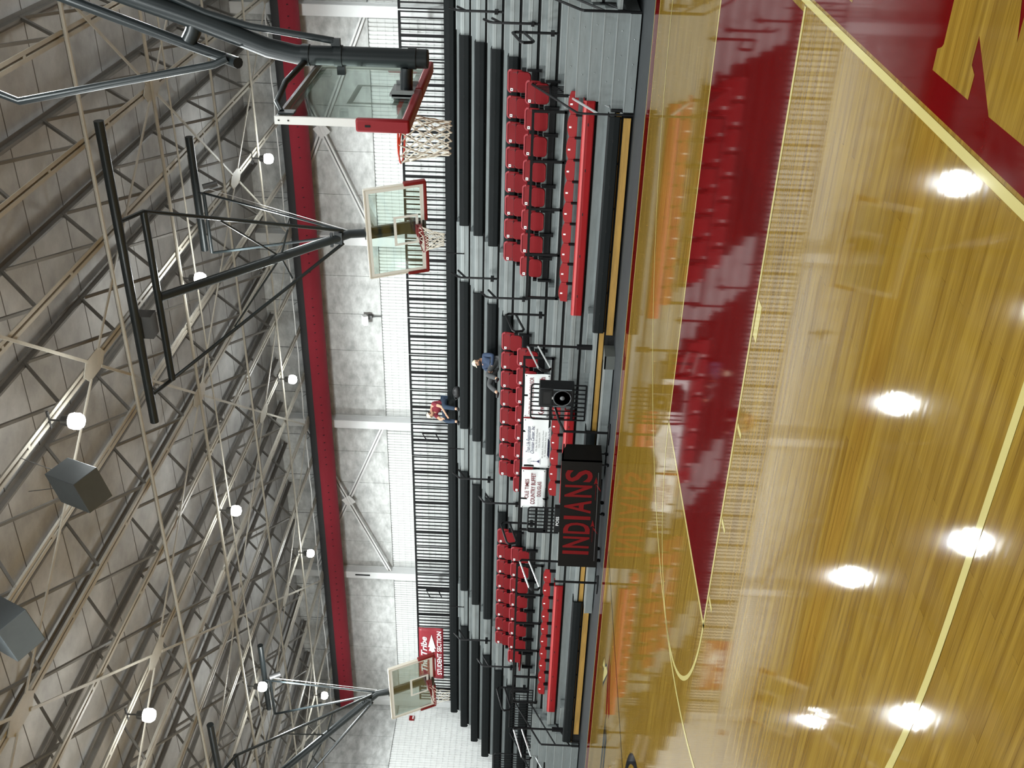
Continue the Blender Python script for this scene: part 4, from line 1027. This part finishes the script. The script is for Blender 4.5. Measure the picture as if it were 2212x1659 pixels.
MB().prism([(-25.3, 16.175, 4.70), (-24.95, 16.175, 4.78), (-24.93, 16.175, 4.70), (-24.78, 16.175, 4.74), (-24.80, 16.175, 4.68), (-24.15, 16.175, 4.82), (-24.72, 16.175, 4.94), (-24.74, 16.175, 4.88), (-24.90, 16.175, 4.92), (-24.92, 16.175, 4.84), (-25.2, 16.175, 4.76), (-25.9, 16.175, 4.70)], (0, -.003, 0)).build('spearhead', WL, t)
# bag on the tier beside the person in maroon
t = thing('backpack', (-13.95, 15.45, deck(8)), 'dark backpack lying on the tier right of the person in maroon', 'bag')
MB().ball((-13.95, 15.45, deck(8) + .12), .16, 14, 10, (1.1, .8, .8)).build('body', SHOE, t, smooth=True); MB().tube([(-14.05, 15.33, deck(8) + .05), (-14.12, 15.3, deck(8) + .14), (-14.02, 15.33, deck(8) + .2)], .012, 6).build('strap', SHOE, t, smooth=True)

# ------------------------------------------------------------------ people
def skin_mesh(name, nodes, edges, m, parent, sub=2, root=0):
    me = bpy.data.meshes.new(name); off = wloc(parent)
    me.from_pydata([tuple(Vector(n[0]) - off) for n in nodes], edges, [])
    o = bpy.data.objects.new(name, me); C.objects.link(o)
    md = o.modifiers.new('skin', 'SKIN'); md.use_smooth_shade = True
    for i, n in enumerate(nodes):
        sv = me.skin_vertices[0].data[i]; r = n[1]; sv.radius = r if isinstance(r, tuple) else (r, r); sv.use_root = (i == root)
    sb_ = o.modifiers.new('sub', 'SUBSURF'); sb_.levels = sub; sb_.render_levels = sub
    dg = bpy.context.evaluated_depsgraph_get(); res = bpy.data.meshes.new_from_object(o.evaluated_get(dg))
    bpy.data.objects.remove(o)
    res.materials.clear(); res.materials.append(m)
    for p in res.polygons: p.use_smooth = True
    o = bpy.data.objects.new(name, res); C.objects.link(o); o.parent = parent
    return o
def hand_nodes(nodes, edges, wi, wrist, dirv, side):
    """palm and five curled fingers growing from the wrist node"""
    d = Vector(dirv).normalized(); s = Vector(side).normalized(); n = d.cross(s)
    w0 = Vector(wrist); pi_ = len(nodes); nodes.append((w0 + d * .055, (.030, .016))); edges.append((wi, pi_))
    L = [.068, .080, .076, .058]
    for i in range(4):
        b = w0 + d * .085 + s * (-.030 + .020 * i); k = len(nodes)
        nodes.append((b, .0095)); nodes.append((b + d * L[i] * .5 + n * .008, .0085)); nodes.append((b + d * L[i] * .85 + n * .030, .0075))
        edges += [(pi_, k), (k, k + 1), (k + 1, k + 2)]
    k = len(nodes); nodes.append((w0 + d * .035 - s * .040, .0105)); nodes.append((w0 + d * .075 - s * .052 + n * .015, .009)); edges += [(pi_, k), (k, k + 1)]
def person(loc, lab, J, shirt, trouser, capcol, beard, look):
    t = thing('person', loc, lab, 'person')
    V = {k: Vector(v) for k, v in J.items()}
    nodes = []; edges = []; idx = {}
    def nd(k, r, p=None):
        idx[k] = len(nodes); nodes.append((V[k] if p is None else p, r)); return idx[k]
    chest = V['neck'].lerp(V['hip'], .28); waist = V['neck'].lerp(V['hip'], .65)
    nd('hip', (.15, .11)); nd('waist', (.13, .095), waist); nd('chest', (.155, .10), chest); nd('neck', .055)
    edges += [(0, 1), (1, 2), (2, 3)]
    hd = V['head']; nd('jaw', .062, V['neck'].lerp(hd, .55)); edges.append((3, idx['jaw']))
    for s in ('L', 'R'):
        a = nd('sh' + s, .062); b = nd('elb' + s, .043); c = nd('wr' + s, .026); edges += [(idx['chest'], a), (a, b), (b, c)]
        dv = (V['wr' + s] - V['elb' + s]); hand_nodes(nodes, edges, c, V['wr' + s], dv, V['hs' + s])
        h = nd('hj' + s, .085, V['hip'] + (V['kn' + s] - V['hip']) * .12 + Vector((.08 if s == 'R' else -.08, 0, 0))); k = nd('kn' + s, .060); an = nd('an' + s, .040); f_ = nd('toe' + s, .020, V['an' + s].lerp(V['toe' + s], .7))
        edges += [(0, h), (h, k), (k, an), (an, f_)]
    skin_mesh('body', nodes, edges, SKIN, t)
    # head with face
    lk = Vector(look).normalized(); upv = (hd - V['neck']).normalized(); sd = lk.cross(upv).normalized(); upv = sd.cross(lk)
    hm = MB(); hm.ball((0, 0, 0), 1, 24, 18); R = Matrix((( sd.x * .074, lk.x * .092, upv.x * .112, hd.x), (sd.y * .074, lk.y * .092, upv.y * .112, hd.y), (sd.z * .074, lk.z * .092, upv.z * .112, hd.z), (0, 0, 0, 1)))
    vs = []
    for v in hm.v:
        x, y, z = v
        if z < 0: x *= 1 + .28 * z; y *= 1 + .10 * z
        if y > .8 and abs(x) < .25 and -.35 < z < .15: y += .18
        vs.append((x, y, z))
    hm.v = vs; hm.xf(R); hm.build('head', SKIN, t, smooth=True)
    def hp(x, y, z): return hd + sd * x + lk * y + upv * z
    fm = MB(); fm.ball(hp(-.030, .083, .012), .010, 8, 6).ball(hp(.030, .083, .012), .010, 8, 6); fm.build('eyes', INK, t, smooth=True)
    MB().obox(hp(0, .086, -.052), sd * .022, lk * .006, upv * .004).build('mouth', mat('lips', (.25, .08, .07), .5), t)
    er = MB(); er.ball(hp(-.076, 0, 0), .022, 8, 6, (.5, .8, 1.2)).ball(hp(.076, 0, 0), .022, 8, 6, (.5, .8, 1.2)); er.build('ears', SKIN, t, smooth=True)
    hr = MB(); hr.ball((0, 0, 0), 1, 20, 12); hr.v = [(x * 1.05, y * 1.05 - .08, z * 1.0 if z > -.35 else -.35) for x, y, z in hr.v]; hr.v = [(x, min(y, .35), z) for x, y, z in hr.v]; hr.xf(R); hr.build('hair', HAIR, t, smooth=True)
    if beard:
        b2 = MB(); b2.ball(hp(0, .040, -.072), .062, 14, 10, (1.0, .9, .75)); b2.build('beard', HAIR, t, smooth=True)
    cp = MB(); cp.ball((0, 0, 0), 1, 20, 12); cp.v = [(x * 1.12, y * 1.1, max(z, .22) * 1.12) for x, y, z in cp.v]; cp.xf(R); cap_o = cp.build('cap', capcol, t, smooth=True)
    br = MB(); N = 12
    br.prism([hp(.065 * math.cos(PI * i / N), .075 + .085 * math.sin(PI * i / N), .036 - .02 * math.sin(PI * i / N)) for i in range(N + 1)], upv * .008); br.build('cap_brim', capcol, t, smooth=True)
    # clothing
    nodes = []; edges = []; idx = {}
    g = .016
    nd('hip', (.155 + g, .12 + g), V['hip'] + Vector((0, 0, .03))); nd('waist', (.14 + g, .11 + g), waist); nd('chest', (.165 + g, .115 + g), chest); nd('col', (.09, .075), V['neck'] + (chest - V['neck']) * .18)
    edges += [(0, 1), (1, 2), (2, 3)]
    for s in ('L', 'R'):
        a = nd('sh' + s, .075); e_ = V['sh' + s].lerp(V['elb' + s], .62) if not beard else V['elb' + s]; b = nd('elb' + s, .056 if not beard else .052, e_); edges += [(idx['chest'], a), (a, b)]
        if beard: c = nd('wr' + s, .040, V['elb' + s].lerp(V['wr' + s], .88)); edges.append((b, c))
    skin_mesh('shirt', nodes, edges, shirt, t)
    nodes = []; edges = []; idx = {}
    nd('hip', (.165, .125))
    for s in ('L', 'R'):
        h = nd('hj' + s, .10, V['hip'] + (V['kn' + s] - V['hip']) * .15 + Vector((.08 if s == 'R' else -.08, 0, 0))); k = nd('kn' + s, .073); a = nd('an' + s, .056, V['kn' + s].lerp(V['an' + s], .93)); edges += [(0, h), (h, k), (k, a)]
    skin_mesh('trousers', nodes, edges, trouser, t)
    for s in ('L', 'R'):
        an, to = V['an' + s], V['toe' + s]; d = (to - an)
        skin_mesh('shoe', [(an + Vector((0, .03, -.02)), .045), (an.lerp(to, .55), (.050, .042)), (to, (.044, .032))], [(0, 1), (1, 2)], SHOE, t)
    return t
person((-12.1, 13.75, 2.58), 'person in a blue jacket and light cap reclining with feet on red chair backs',
       dict(hip=(-12.0, 13.78, 2.70), neck=(-12.02, 13.95, 3.06), head=(-12.07, 13.90, 3.21), shL=(-12.22, 13.93, 3.00), shR=(-11.84, 13.93, 3.00), elbL=(-12.26, 13.72, 2.80), elbR=(-11.74, 13.75, 2.78), wrL=(-12.08, 13.48, 2.84), wrR=(-11.98, 13.52, 2.80),
            hsL=(0, .5, .8), hsR=(0, -.5, -.8), knL=(-12.42, 13.38, 2.86), knR=(-12.10, 13.36, 2.90), anL=(-12.42, 13.04, 2.63), anR=(-12.02, 13.05, 2.63), toeL=(-12.52, 12.93, 2.62), toeR=(-12.05, 12.93, 2.66)),
       JACKET, PANTS, CAP, True, (-.25, -1, -.22))
person((-14.8, 16.0, 4.17), 'person in a maroon t-shirt, jeans and light cap bending forward on the top bench',
       dict(hip=(-14.74, 16.10, 4.27), neck=(-14.86, 15.90, 4.63), head=(-14.96, 15.78, 4.66), shL=(-15.05, 15.88, 4.52), shR=(-14.70, 15.94, 4.58), elbL=(-15.06, 15.68, 4.34), elbR=(-14.62, 15.70, 4.33), wrL=(-14.93, 15.54, 4.27), wrR=(-14.76, 15.52, 4.18),
            hsL=(.3, .5, .8), hsR=(0, -.5, -.8), knL=(-15.06, 15.62, 4.22), knR=(-14.58, 15.62, 4.24), anL=(-14.98, 15.50, 3.86), anR=(-14.55, 15.50, 3.86), toeL=(-15.0, 15.36, 3.80), toeR=(-14.5, 15.36, 3.80)),
       TSHIRT, JEANS, CAP, False, (-.5, -1, -.75))
